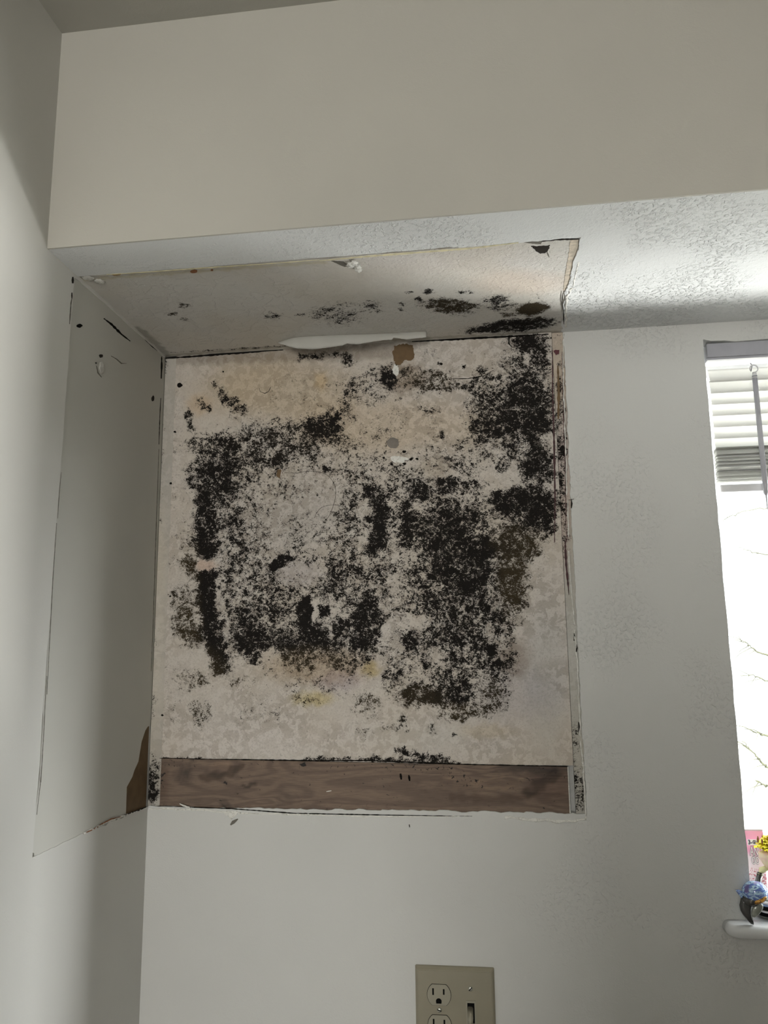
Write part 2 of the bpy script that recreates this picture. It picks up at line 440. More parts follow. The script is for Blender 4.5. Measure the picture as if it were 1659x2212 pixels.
# ------------------------------------------------------------------ the room
PX, PZ0 = 0.687, 1.430        # bare patch: right edge, bottom
PYC, PYL = -0.312, -0.330     # bare patch: front edge on ceiling and on left wall
WX0, WX1, WZ0, WZ1 = 0.911, 1.93, 1.262, 2.160
TH = .14
out = rect(-TH, ROOM_X+TH, 0, ZH)
hole = [(-.003, ZL+.004), (.690, ZL+.004)]+jag((.690, ZL-.001), (.688, 1.86), 70, .0016, 3)[1:]
hole += jag((.688, 1.86), (PX, PZ0), 90, .0009, 4)
hole += jag((PX, PZ0), (.0, PZ0+.002), 110, .0016, 5)
hole += [(-.003, PZ0+.002)]
winl = [(WX0, WZ0)]+[(WX1, WZ0), (WX1, WZ1)]+jag((WX1, WZ1), (WX0, WZ1), 60, .0022, 8)[1:]+jag((WX0, WZ1+.003), (WX0, WZ0), 60, .0008, 9)
wbk = tag(plate('wall_back', 'y', 0, .02, [out, hole, winl], 'wall_back'), kind='structure')
rear = plate('wall_rear', 'y', .0201, TH, [out, rect(WX0, WX1, WZ0, WZ1+.002)], 'wall_back')
bm = bmesh.new(); bm.from_mesh(wbk.data); bm.from_mesh(rear.data); bm.to_mesh(wbk.data); bm.free(); bpy.data.objects.remove(rear)
lft = [(0, 0), (ROOM_Y, 0), (ROOM_Y, ZH), (0, ZH), (0, ZL)]
lft += jag((-.002, ZL-.0005), (PYC-.004, ZL-.003), 20, .0006, 11)[1:]
lft += jag((PYC-.008, ZL-.006), (-.334, 1.428), 80, .0008, 12)
lft += jag((-.334, 1.427), (-.21, 1.431), 20, .0006, 13)+jag((-.21, 1.431), (0, PZ0+.001), 40, .0018, 14)+[(0, PZ0)]
tag(plate('wall_left', 'x', 0, -TH, [lft], 'wall_left'), kind='structure')
tag(plate('wall_right', 'x', ROOM_X, ROOM_X+TH, [rect(ROOM_Y, TH, 0, ZH)], 'wall_left'), kind='structure')
tag(plate('wall_front', 'y', ROOM_Y, ROOM_Y-TH, [rect(0, ROOM_X, 0, ZH), rect(.10, .56, .08, 2.1)], 'wall_left'), kind='structure')
tag(plate('floor', 'z', 0, -.1, [rect(-TH, ROOM_X+TH, ROOM_Y-TH, TH)], 'floor'), kind='structure')
tag(plate('ceiling', 'z', ZH, ZH+.1, [rect(-TH, ROOM_X+TH, ROOM_Y-TH, TH)], 'ceiling'), kind='structure')
# soffit: boxed-in drop above the cabinets; face towards the room and the low textured ceiling under it
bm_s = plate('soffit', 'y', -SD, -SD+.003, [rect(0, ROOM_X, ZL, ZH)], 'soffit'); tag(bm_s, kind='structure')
low = [(0, PYC)]+jag((0, PYC), (.50, PYC), 60, .0007, 21)[1:]+jag((.50, PYC), (PX+.002, PYC+.001), 24, .0018, 22)
low += jag((PX+.003, PYC), (PX-.004, -.15), 30, .0016, 23)+jag((PX-.006, -.15), (PX+.001, 0), 26, .0020, 24)
low += [(PX+.001, 0), (ROOM_X, 0), (ROOM_X, -SD+.003), (0, -SD+.003)]
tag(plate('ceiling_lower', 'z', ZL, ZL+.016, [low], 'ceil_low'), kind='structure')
# assumed glass door, added for its light, behind the photographer
d1 = empty('assumed_door_1', (.33, ROOM_Y, 0), None, None); d1['kind'] = 'structure'; del d1
dd = bpy.data.objects['assumed_door_1']
o_ = Vector((.33, ROOM_Y, 0))
plate('door_frame', 'y', ROOM_Y-.04, ROOM_Y-.09, [rect(.10, .56, .08, 2.1), rect(.13, .53, .14, 2.05)], 'frame', dd, o_)
plate('door_pane', 'y', ROOM_Y-.063, ROOM_Y-.067, [rect(.125, .535, .135, 2.055)], 'pane', dd, o_)
# unseen wall added behind the camera to keep the door's light on the left half
tag(plate('light_block_wall', 'y', -1.95, -2.05, [rect(.42, ROOM_X, 0, 1.60)], 'wall_left'), kind='structure')

# ------------------------------------------------------------------ window in the back wall
w1 = empty('window_1', ((WX0+WX1)/2, .1, WZ0), None, None); w1['kind'] = 'structure'
wo = Vector(w1.location)
plate('window_frame', 'y', .095, .135, [rect(WX0, WX1, WZ0, WZ1+.003), rect(WX0+.022, WX1-.03, WZ0+.03, WZ1-.03)], 'frame', w1, wo)
plate('window_pane', 'y', .113, .117, [rect(WX0+.02, WX1-.028, WZ0+.028, WZ1-.028)], 'pane', w1, wo)
# bull-nosed sill
bm = bmesh.new(); prof = []
zt, zb = 1.2885, 1.2705
sx0, sx1, yf = .868, 1.955, -.034
n = 10
def sill_outline(inset):
    pts = []
    r = .016
    pts.append((sx1-inset, .0)); pts.append((sx1-inset, yf+r))
    for k in range(n+1):
        a = math.pi/2*k/n; pts.append((sx1-inset-r+math.cos(a)*r, yf+inset+r-math.sin(a)*r))
    for k in range(n+1):
        a = math.pi/2*k/n; pts.append((sx0+inset+r-math.sin(a)*r, yf+inset+r-math.cos(a)*r))
    pts.append((sx0+inset, .0))
    return pts
rings = []
for k in range(9):
    a = math.pi*k/8; ins = .009*(1-math.sin(a)); z = (zt+zb)/2+math.cos(a)*.009
    rings.append([bm.verts.new(Vector((x, y, z))-wo) for x, y in sill_outline(ins)])
m = len(rings[0])
for a, b in zip(rings[:-1], rings[1:]):
    for k in range(m): bm.faces.new((a[k], a[(k+1) % m], b[(k+1) % m], b[k]))
bm.faces.new(rings[0]); bm.faces.new(list(reversed(rings[-1])))
from_bm('window_sill', bm, 'sill', w1, True)
plate('sill_board', 'y', -.0005, .094, [rect(WX0+.001, WX1-.001, WZ0, zt)], 'sill', w1, wo)

# blind
bl = empty('window_blind', (1.4, .03, WZ1), 'white horizontal slat blind drawn part way up in the window, its lower slats stacked', 'blind')
bo = Vector(bl.location)
bx0, bx1 = .9165, WX1-.006
box('headrail', (bx0, .004, 2.1335), (bx1, .040, 2.1575), 'headrail', bl, .0015, off=bo)
box('headrail_lip', (bx0, .006, 2.1300), (bx1, .038, 2.1335), 'headrail', bl, .0006, off=bo)
def slat(z, tilt, mat='slat', w=.0125):
    bm = bmesh.new(); vs = []
    for x in (bx0+.004, bx1-.004):
        row = []
        for k in range(7):
            t = k/6*2-1; yy = t*w; zz = .0014*(1-t*t)
            c, s = math.cos(tilt), math.sin(tilt)
            row.append(bm.verts.new(Vector((x, .022+yy*c-zz*s, z+yy*s+zz*c))-bo))
        vs.append(row)
    for k in range(6): bm.faces.new((vs[0][k], vs[0][k+1], vs[1][k+1], vs[1][k]))
    r = bmesh.ops.solidify(bm, geom=bm.faces[:], thickness=.0007)
    return from_bm('slat', bm, mat, bl, True)
for k in range(7): slat(2.108-.0190*k, math.radians(72))
zs = 1.9845
NS = 24
for k in range(NS): slat(zs-.00235*k+R.uniform(-.0004, .0004), math.radians(R.uniform(-5, 9)))
box('bottom_rail', (bx0+.004, .010, 1.9120), (bx1-.004, .034, 1.9245), 'white_plastic', bl, .002, off=bo)
for x in (1.03, 1.79):
    tube('lift_cord', [(x, .022, 2.133), (x, .022, 1.92)], .0007, 'white_plastic', bl, 6, off=bo)
top = on(1630, 812, 'y', -.008); bot = on(1655, 1065, 'y', -.008); bot2 = on(1657, 1101, 'y', -.008)
wx = top.x
wd = tube('tilt_wand', [(wx, -.008, top.z), (wx, -.008, bot.z+.02), (wx, -.008, bot.z), (wx, -.008, bot.z-.004), (wx, -.008, bot2.z)],
     [.0041, .0041, .0038, .0012, .0008], 'wand', bl, 10, off=bo)
hk = [(wx+.006*math.sin(a), -.008, top.z+.012-.006*math.cos(a)) for a in [k*.45 for k in range(13)]]
tube('wand_hook', [(wx, -.008, top.z-.002)]+hk+[(wx, -.002, top.z+.020), (wx, .006, top.z+.026)], .0010, 'white_plastic', bl, 8, off=bo)
tube('wand_collar', [(wx, -.008, top.z-.004), (wx, -.008, top.z+.006)], [.0044, .0030], 'white_plastic', bl, 10, off=bo)

# ------------------------------------------------------------------ mould on the bare wall
MOLD = []
def E(cx, cy, rx, ry, v, ang=0): MOLD.append(('E', (cx, cy), rx, ry, v, ang))
def T(pts, r, v): MOLD.append(('S', pts, r, v))
# broad speckled field
E(760, 1180, 340, 250, .42)
E(560, 1010, 130, 70, .56, -8)
E(600, 950, 150, 45, .62, -10)
E(700, 912, 52, 34, .84, -12)
E(470, 1010, 55, 75, .66)
T([(452, 1000), (448, 1060), (446, 1120), (444, 1185)], 32, .80)
T([(480, 1000), (476, 1060)], 30, .8)
E(407, 1022, 12, 24, .7)
T([(447, 1245), (446, 1310), (462, 1365), (478, 1440)], 24, .90)
T([(441, 1250), (440, 1300), (455, 1360)], 10, 1.)
E(446, 1221, 16, 10, .05)
T([(500, 1100), (510, 1180), (520, 1260), (540, 1340)], 46, .56)
E(600, 1290, 90, 45, .56)
E(560, 1370, 85, 50, .66)
E(550, 1392, 26, 38, .88)
E(640, 1385, 40, 40, .78)
E(640, 1095, 85, 85, .17)
E(640, 1150, 70, 60, .22)
E(580, 1060, 30, 40, .24)
E(555, 1120, 25, 40, .34)
E(700, 1060, 60, 40, .12)
E(655, 1185, 50, 35, .30)
E(650, 1240, 55, 30, .20)
T([(592, 1225), (604, 1210), (622, 1203)], 11, .95)
# upper left, light paper with clusters
E(560, 820, 190, 70, .02)
E(640, 860, 95, 45, .04)
E(375, 1000, 26, 300, .04)
E(365, 1500, 40, 90, .04)
T([(428, 868), (450, 884)], 10, .62)
T([(478, 842), (484, 872), (510, 866)], 10, .60)
T([(505, 888), (528, 880), (530, 900)], 11, .52)
T([(405, 890), (412, 925)], 9, .64)
E(464, 830, 6, 8, .6)
E(418, 960, 18, 22, .42)
E(560, 905, 60, 14, .10)
T([(650, 772), (690, 768), (755, 768)], 9, .60)
E(750, 783, 16, 8, .62)
E(780, 850, 60, 38, .42)
E(835, 830, 60, 42, .42)
E(765, 900, 30, 40, .35)
E(748, 960, 24, 24, .55)
E(840, 818, 18, 22, .82)
E(876, 808, 14, 18, .80)
E(930, 820, 60, 28, .42)
E(944, 806, 14, 9, .85)
T([(900, 830), (950, 838), (1010, 832), (1060, 812)], 10, .62)
# pale island
E(895, 895, 115, 42, .03, 4)
E(930, 936, 70, 30, .05)
E(830, 900, 60, 35, .04)
E(770, 935, 22, 20, .15)
E(930, 884, 22, 11, .42)
E(953, 938, 9, 8, .80)
E(960, 770, 120, 30, .03)
E(1040, 790, 40, 22, .05)
T([(950, 786), (952, 786)], 4, .9); T([(1000, 792), (1002, 792)], 4, .9); E(1043, 800, 13, 9, .78)
# right mass
E(1130, 860, 72, 95, .76)
E(1045, 880, 45, 60, .60)
E(1045, 945, 50, 40, .66)
E(1145, 741, 46, 22, .86)
E(1165, 775, 24, 24, .72)
E(1120, 900, 76, 60, .86)
E(1190, 760, 10, 12, .1)
E(990, 1010, 95, 52, .24)
E(1010, 985, 45, 34, .38)
E(1058, 988, 12, 12, .82)
E(1100, 960, 20, 14, .8)
E(1085, 1000, 30, 22, .25)
E(1160, 1000, 42, 44, .90)
E(1120, 985, 28, 16, .52)
E(1150, 1085, 62, 40, .93)
E(1165, 1128, 38, 26, .88)
E(1180, 1030, 24, 18, .66)
E(1110, 1085, 60, 30, .88)
E(950, 1050, 100, 22, .62)
E(975, 1140, 100, 75, .77)
E(905, 1070, 22, 16, .92)
E(820, 1010, 60, 34, .28)
E(835, 935, 30, 12, .5)
E(840, 1120, 55, 70, .60)
T([(800, 1060), (822, 1090), (820, 1150), (800, 1190)], 17, .88)
T([(880, 1100), (880, 1150), (876, 1190)], 15, .85)
E(762, 1090, 30, 50, .52)
E(905, 1095, 24, 14, .25)
E(1070, 1145, 24, 26, .22)
E(848, 1085, 14, 12, .2)
E(850, 1165, 12, 22, .25)
E(1120, 1160, 50, 40, .80)
E(1180, 1145, 24, 20, .72)
# lower right mass
E(1000, 1240, 90, 72, .85)
E(1046, 1186, 32, 22, 1.0)
E(1105, 1250, 36, 80, .72)
E(1010, 1330, 62, 52, .68)
E(940, 1290, 50, 50, .72)
E(855, 1245, 32, 36, .30)
E(880, 1200, 20, 18, .35)
E(1070, 1225, 10, 12, .2)
E(745, 1250, 52, 40, .62)
E(790, 1345, 36, 72, .82)
E(735, 1385, 46, 36, .78)
E(660, 1325, 20, 34, 1.0)
E(703, 1324, 15, 16, 1.0)
E(740, 1350, 26, 16, .82)
E(700, 1380, 40, 30, .80)
T([(681, 1300), (680, 1338)], 5, .0)
T([(716, 1316), (742, 1330)], 7, .1)
T([(712, 1345), (716, 1375)], 5, .2)
E(860, 1320, 34, 44, .36)
E(910, 1345, 28, 14, .14)
E(985, 1430, 108, 75, .66)
E(890, 1390, 18, 20, .84)
E(935, 1391, 11, 10, 1.)
E(920, 1420, 60, 26, .45)
E(900, 1500, 50, 26, .86)
E(975, 1500, 60, 34, .76)
E(850, 1455, 24, 40, .60)
E(1045, 1510, 36, 30, .52)
E(900, 1455, 26, 14, .22)
E(1030, 1462, 22, 14, .28)
E(1000, 1408, 26, 14, .34)
E(1063, 1408, 10, 16, .92)
E(1082, 1436, 16, 12, .86)
E(990, 1548, 50, 14, .44)
E(975, 1365, 60, 20, .72)
# clean paper: right strip and below
T([(1218, 1200), (1188, 1260), (1180, 1330), (1160, 1400), (1155, 1480), (1130, 1560)], 22, .0)
T([(1225, 1240), (1215, 1600), (900, 1625), (400, 1625)], 30, .0)
T([(1190, 1300), (1185, 1560), (1080, 1600)], 30, .0)
E(1010, 1600, 100, 22, .0)
E(1100, 1250, 42, 86, .72); E(1125, 1190, 38, 28, .72); E(1088, 1345, 34, 36, .60); E(1092, 1420, 24, 40, .56); E(1078, 1490, 26, 34, .52)
E(1020, 1532, 60, 22, .52); E(1046, 1186, 30, 20, .97); E(1063, 1408, 10, 14, .9); E(1083, 1436, 14, 11, .86)
# lower left fringe
E(408, 1220, 20, 22, .74)
E(400, 1330, 26, 66, .60)
E(382, 1290, 12, 24, .44)
E(403, 1175, 15, 16, .40)
E(418, 1375, 22, 26, .68)
E(425, 1470, 34, 22, .44)
E(520, 1472, 36, 14, .46)
E(432, 1540, 22, 36, .48)
E(655, 1425, 56, 28, .60)
E(745, 1425, 60, 24, .60)
E(700, 1475, 80, 30, .16)
E(585, 1450, 26, 40, .10)
E(560, 1520, 60, 60, .08)
E(670, 1513, 34, 12, .44)
E(792, 1525, 28, 30, .52)
E(850, 1572, 28, 9, .50)
E(870, 1554, 9, 10, .62)
E(780, 1580, 24, 16, .22)
E(934, 1574, 10, 10, .45)
E(983, 1588, 9, 6, .55)
E(620, 1590, 180, 30, .02)
# along the board
T([(345, 1640), (430, 1641)], 5, .62)
T([(660, 1640), (800, 1640), (1000, 1650)], 5, .62)
T([(860, 1618), (900, 1632), (960, 1640)], 8, .62)
T([(355, 768), (600, 752)], 4, .7)
BR = [('E', (400, 1230), 30, 60, .8), ('E', (400, 1340), 34, 80, .85), ('E', (430, 1480), 60, 80, .9), ('E', (520, 1480), 50, 24, .8),
      ('E', (665, 1430), 90, 32, .65), ('E', (1110, 1245), 36, 90, .85), ('E', (1100, 1165), 40, 36, .6), ('E', (1150, 1180), 30, 30, .8),
      ('E', (895, 1505), 60, 30, .55), ('E', (985, 1545), 80, 26, .8), ('E', (1060, 1510), 34, 40, .6), ('E', (800, 1540), 60, 60, .9),
      ('E', (930, 820), 60, 36, .5), ('E', (620, 960), 120, 40, .12), ('E', (670, 1515), 40, 18, .8)]
ST = [('E', (600, 840), 170, 70, (.93, .86, .74)), ('E', (694, 824), 14, 22, (1., .92, .78)), ('E', (430, 875), 30, 24, (.97, .88, .77)),
      ('E', (690, 1440), 120, 40, (.86, .77, .66)), ('E', (675, 1510), 46, 16, (.99, .93, .66)), ('E', (800, 1445), 18, 18, (.95, .88, .62)),
      ('E', (1110, 1420), 40, 40, (.72, .68, .66)), ('E', (1120, 1500), 90, 60, (.88, .88, .92)), ('E', (1180, 1450), 50, 170, (.92, .95, .98)),
      ('E', (1050, 1580), 60, 16, (.92, .88, .80)), ('E', (500, 1600), 220, 30, (1.05, 1.05, 1.06)), ('E', (640, 1110), 110, 90, (.88, .88, .88)),
      ('E', (730, 1470), 50, 22, (.88, .86, .95)), ('E', (640, 1240), 60, 30, (.88, .89, .95)), ('E', (940, 1010), 40, 26, (.86, .83, .78)),
      ('E', (870, 815), 50, 36, (.72, .66, .6)), ('E', (900, 1590), 120, 30, (1.0, 1.02, 1.03)), ('E', (445, 1222), 26, 12, (1., .86, .8)),
      ('S', [(355, 775), (700, 765), (850, 760)], 18, (.66, .64, .62)), ('S', [(355, 780), (345, 1000)], 14, (.7, .68, .66)), ('E', (820, 920), 220, 60, (.98, .92, .83))]  # line strokes here paint shade under the ceiling and along the left corner
YP = .0035                     # plane of the bare wallboard
oP = Vector((.34, YP, PZ0))
PB = .006
panel = empty('wallboard', (.34, YP, PZ0), 'bare wallboard patch on the back wall covered in black mould, above the brown board', 'wallboard')
zb0 = 1.4985                   # top of brown board
pnl = painted_grid('moldy_face', 'y', YP, .0185, .6715, zb0, ZL+.004, .0028, PB, MOLD, 'mold_wall', panel, BR, ST, off=oP)
def ztop(x): return 1.5072-.0158*(x-.017)
def warp(o, f):
    for v_ in o.data.vertices:
        w_ = v_.co+o_w; v_.co.z = f(w_.x, w_.z)-o_w.z
o_w = oP; warp(pnl, lambda x, z: max(z, ztop(x)))
box('moldy_backing', (.001, YP+.0100, zb0+.012), (PX-.001, YP+.0150, ZL+.002), 'tan_edge', panel, off=oP)
# side strips
st1 = [('E', (330, 1690), 14, 50, .78), ('E', (328, 1525), 10, 26, .45), ('E', (352, 790), 10, 24, .5), ('E', (346, 900), 6, 200, .25), ('E', (330, 1400), 5, 100, .1)]
painted_grid('edge_strip', 'y', YP+.0012, -.002, .0180, PZ0-.002, ZL, .0028, .01, st1, 'strip', panel, sops=[('E', (330, 1300), 30, 300, (1.18, 1.16, 1.12))], off=oP)
st2 = [('E', (1212, 1000), 12, 200, .62), ('E', (1218, 1150), 10, 60, .35), ('E', (1248, 1700), 20, 60, .42), ('E', (1240, 1600), 10, 60, .28), ('E', (1205, 742), 16, 16, .2)]
painted_grid('edge_strip', 'y', YP+.0015, .6722, .698, PZ0-.002, ZL+.002, .0022, .01, st2, 'strip', panel,
             sops=[('E', (1210, 760), 30, 120, (1.15, 1.05, .96)), ('E', (1215, 1050), 18, 180, (1.15, 1.05, 1.06)), ('E', (1240, 1500), 40, 300, (1.1, 1.14, 1.16))], off=oP)
# wood board
st3 = [('S', [(345, 1642), (420, 1650)], 14, .5), ('S', [(700, 1645), (960, 1655), (1010, 1690), (1040, 1697)], 16, .45), ('E', (350, 1680), 12, 20, .6), ('E', (600, 1645), 300, 8, .25), ('E', (1180, 1660), 40, 10, .4)]
wb = painted_grid('wooden_board', 'y', YP+.0006, .0184, .6625, PZ0-.002, 1.5085, .0028, .012, st3, 'wood', sops=[('S', [(440, 1680), (480, 1675), (520, 1657)], 10, (.5, .48, .46)), ('S', [(528, 1698), (552, 1692)], 4, (.4, .4, .4)),
    ('S', [(1140, 1716), (1160, 1700), (1200, 1670)], 11, (.5, .48, .48)), ('E', (1190, 1690), 50, 46, (.84, .78, .78)), ('S', [(960, 1680), (1010, 1692), (1060, 1688), (1100, 1668)], 5, (1.18, 1.16, 1.12)),
    ('S', [(960, 1700), (1060, 1708), (1120, 1690), (1140, 1668)], 5, (1.15, 1.14, 1.1)), ('S', [(980, 1722), (1090, 1726), (1160, 1715)], 8, (.75, .72, .7)), ('S', [(460, 1655), (490, 1652)], 10, (1.25, 1.22, 1.18)),
    ('E', (350, 1690), 16, 40, (.7, .66, .64)), ('S', [(350, 1745), (1220, 1766)], 6, (.75, .72, .7))])
o_w = Vector((0, 0, 0)); warp(wb, lambda x, z: min(z, ztop(x)-.0008))
tag(wb, 'brown weathered wooden board across the bottom of the mouldy patch', 'board')
box('board_end', (.6626, YP+.0004, PZ0-.001), (.6638, YP+.012, zb0-.002), 'plaster', panel, off=oP)

def pspot(name, pts, mat, **k): return spot(name, 'y', YP-.00005, pts, mat, panel, off=oP, **k)
def ell(cx, cy, rx, ry, n=14, seed=0, j=.18):
    rr = random.Random(seed); return [(cx+rx*math.cos(a)*rr.uniform(1-j, 1+j), cy+ry*math.sin(a)*rr.uniform(1-j, 1+j)) for a in [2*math.pi*k/n for k in range(n)]]
pspot('exposed_backing', [(852, 748), (870, 742), (893, 746), (895, 762), (893, 776), (884, 780), (874, 778), (866, 788), (856, 790), (850, 776), (847, 762)], 'brownboard', rough=.0014, t=.0004)
pspot('scrape', ell(862, 992, 18, 8, 12, 2, .3), 'plaster', rough=.0006, t=.0004)
pspot('scrape', ell(855, 798, 6, 13, 10, 5, .3), 'plaster', rough=.0006, t=.0004)
pspot('wall_plug', ell(849, 957, 13, 12, 16, 1, .1), M['plug'], t=.0012)
for i, (x, y, r) in enumerate([(873, 976, 5), (829, 989, 4), (846, 1003, 4), (874, 1002, 5), (888, 992, 5), (901, 991, 4), (388, 832, 8), (482, 803, 3), (351, 1545, 4),
                               (953, 786, 5), (1001, 792, 4), (369, 848+0, 0), (368, 1288, 3), (378, 933, 4), (369, 1044, 4)]):
    if r: pspot('nail_hole', ell(x, y, r*.75, r*.62, 9, i, .3), 'black', t=.0004)
streak('crack', 'y', YP-.0001, [(358, 774), (420, 770), (480, 765), (560, 759), (612, 756)], 5, 'black', panel, off=oP, seed=5)
streak('crack', 'y', YP-.0001, [(352, 772), (351, 790), (350, 818)], 5, 'black', panel, off=oP, seed=6)
streak('crack', 'y', YP-.0001, [(890, 738), (950, 735), (1020, 731), (1100, 727), (1185, 722)], 5, 'black', panel, off=oP, seed=7)
streak('crack', 'y', YP-.0001, [(1100, 724), (1099, 742), (1106, 750)], 3.5, 'black', panel, off=oP, seed=8)
streak('crack', 'y', YP-.0001, [(560, 838), (562, 846), (572, 850), (580, 846), (585, 836)], 1.4, 'dark', panel, off=oP, seed=9)
streak('crack', 'y', YP-.0001, [(975, 818), (1010, 818), (1045, 812), (1066, 800)], 1.8, 'black', panel, off=oP, seed=10)
streak('board_gap', 'y', YP-.0001, [(345, 1638), (600, 1642), (700, 1643), (800, 1643), (1000, 1651), (1225, 1655)], 3.2, 'black', panel, off=oP, seed=11)
streak('glue_line', 'y', YP-.0001, [(1193, 756), (1194, 850), (1197, 960), (1199, 1080), (1198, 1172)], 4.5, 'redbrown', panel, off=oP, seed=12)
streak('glue_line', 'y', YP-.0001, [(1205, 790), (1207, 850), (1206, 905)], 7, 'brownboard', panel, off=oP, seed=13)
pspot('glue_blob', ell(1203, 761, 6, 6, 9, 3, .35), plain('dark_red_glue', (.09, .012, .02), .4), t=.001)
pspot('paper_scrap', [(600, 1014), (608, 1015), (604, 1034), (597, 1028)], 'brownboard', t=.0006)
# strip marks right of the board
streak('glue_line', 'y', YP-.0001, [(1214, 760), (1216, 850), (1220, 960), (1222, 1060), (1222, 1130), (1224, 1160)], 2.6, 'redbrown', panel, off=oP, seed=14)
streak('glue_line', 'y', -.0003, [(1226, 1156), (1221, 1175), (1223, 1220), (1226, 1250), (1229, 1285)], 5, 'redbrown', panel, off=oP, seed=15)
for i, (x, y) in enumerate([(865, 1677), (883, 1680)]): streak('nail_hole', 'y', YP+.0005, [(x, y-6), (x+1, y), (x+2, y+7)], 5, 'black', wb, seed=20+i)
streak('paint_fleck', 'y', YP+.0005, [(705, 1710), (716, 1708)], 3, 'plaster', wb, seed=32)

# hairs stuck to the wall
def hair(pts, label):
    P = [on(320+x/3.607, 720+y/3.607, 'y', YP-.0009) for x, y in pts]
    # smooth by catmull-rom
    Q = []
    for k in range(len(P)-1):
        p0, p1, p2, p3 = P[max(0, k-1)], P[k], P[k+1], P[min(len(P)-1, k+2)]
        for s in range(8):
            t = s/8; Q.append(.5*((2*p1)+(-p0+p2)*t+(2*p0-5*p1+4*p2-p3)*t*t+(-p0+3*p1-3*p2+p3)*t**3))
    Q.append(P[-1])
    return tag(tube('hair_strand', Q, .00028, 'dark', None, 5), label, 'hair')
hair([(1060, 1085), (1150, 1088), (1250, 1075), (1340, 1082), (1410, 1118), (1455, 1190), (1460, 1270), (1440, 1350), (1405, 1430), (1360, 1475)], 'long dark curved hair stuck on the pale middle of the mouldy patch')
hair([(1295, 1440), (1315, 1395), (1360, 1353), (1440, 1337), (1500, 1345), (1560, 1365)], 'short dark hair crossing the lower end of the long curved hair')

# ------------------------------------------------------------------ bare ceiling patch
CM = [('E', (735, 680), 58, 22, .42), ('E', (808, 665), 22, 14, .40), ('E', (868, 657), 6, 4, .7), ('E', (868, 669), 6, 4, .7), ('E', (884, 631), 10, 3, .6),
      ('E', (926, 630), 11, 5, .82), ('E', (904, 646), 9, 5, .8), ('E', (970, 661), 58, 17, .72, 5), ('E', (1000, 664), 30, 12, .82), ('E', (1076, 655), 36, 16, .55),
      ('E', (1005, 631), 22, 4, .4), ('E', (1149, 668), 34, 13, 1.4, -8), ('E', (1098, 680), 16, 5, .7), ('E', (1160, 640), 14, 5, .35),
      ('E', (1100, 704), 92, 13, .86, -6), ('E', (1150, 700), 44, 14, .9, -4), ('E', (1050, 712), 44, 6, .85, -5), ('E', (372, 679), 14, 4, .6), ('E', (398, 660), 12, 5, .5), ('E', (400, 690), 12, 3, .4),
      ('E', (590, 682), 18, 7, .6), ('E', (651, 680), 10, 3, .45), ('S', [(370, 762), (600, 748), (700, 738)], 4, .5)]
CB = [('E', (975, 663), 70, 22, .75), ('E', (1149, 668), 50, 20, 1.), ('E', (1095, 680), 20, 8, 1.), ('E', (385, 675), 50, 30, .6)]
CS = [('E', (1130, 610), 110, 26, (1.0, .93, .90)), ('E', (700, 580), 300, 40, (.97, .96, .96)), ('E', (1000, 560), 200, 30, (1.0, .98, .98)),
      ('S', [(360, 766), (340, 745), (300, 710)], 10, (.6, .6, .58)), ('S', [(360, 768), (700, 742), (1200, 716)], 6, (.7, .68, .64)), ('S', [(170, 605), (700, 566)], 6, (.93, .9, .78))]  # darker along the left corner and the wall joint, yellower at the front
oC = Vector((.34, -.15, ZL+.001))
cp = empty('ceiling_board', oC, 'bare ceiling patch with olive and black mould spots above the mouldy wall', 'ceiling board')
ZC = ZL+.0022
M['mold_ceiling_t'] = M['mold_ceiling']
painted_grid('board_face', 'z', ZC, -.003, PX+.004, -.318, .003, .003, .012, CM, 'mold_ceiling', cp, CB, CS, off=oC)
def cspot(name, pts, mat, **k): return spot(name, 'z', ZC, pts, mat, cp, sign=-1, off=oC, **k)
cspot('torn_edge', [(1232, 518), (1250, 516), (1246, 560), (1240, 590), (1236, 622), (1217, 628), (1221, 590), (1228, 550)], 'tan_edge', rough=.0006)
cspot('gouge', [(1148, 531), (1160, 532), (1187, 530), (1185, 540), (1178, 546), (1166, 547), (1156, 540)], 'dark', rough=.0008, t=.0008)
cspot('gouge', [(1122, 521), (1150, 519), (1170, 519), (1170, 527), (1150, 526)], 'grey_line', rough=.0008, t=.0006)
streak('crack', 'z', ZC-.0002, [(1170, 521), (1200, 517), (1250, 516)], 3.5, 'dark', cp, off=oC, seed=40)
streak('crack', 'z', ZC-.0002, [(1182, 532), (1182, 545), (1186, 555)], 2.5, 'grey_line', cp, off=oC, seed=41)
streak('glue_line', 'z', ZL-.0003, [(690, 563), (800, 553), (930, 543), (1020, 536), (1120, 524)], 3.6, 'yellow_glue', cp, off=oC, seed=42)
streak('glue_line', 'z', ZL-.0003, [(230, 593), (340, 586), (450, 578), (560, 571), (690, 561)], 1.8, 'yellow_glue', cp, off=oC, seed=43)
cspot('rust_spot', ell(419, 586, 8, 3.5, 9, 4), 'rust'); cspot('rust_spot', ell(458, 583, 3, 2, 7, 4), 'rust'); cspot('rust_spot', ell(252, 592, 10, 3, 9, 4), plain('rust_pale', (.35, .24, .11), .8))
for i, (x, y, rx, ry) in enumerate([(190, 600, 9, 3), (216, 608, 8, 3)]):
    c = on(x, y, 'z', ZC-.001); blob('paint_flake', c, (rx/1300, rx/1100, .0012), 'plaster', cp, seed=i, amp=.5, freq=2, sub=3, off=oC)
for i, (x, y) in enumerate([(766, 568), (772, 576), (757, 572), (775, 582)]):
    c = on(x, y, 'z', ZC-.002); blob('paint_flake', c, (.0045, .006, .003), 'plaster', cp, seed=i+5, amp=.7, freq=2.2, sub=3, off=oC)
cspot('gouge', [(716, 563), (742, 565), (756, 574), (745, 576), (730, 570)], 'grey_line', rough=.0006)
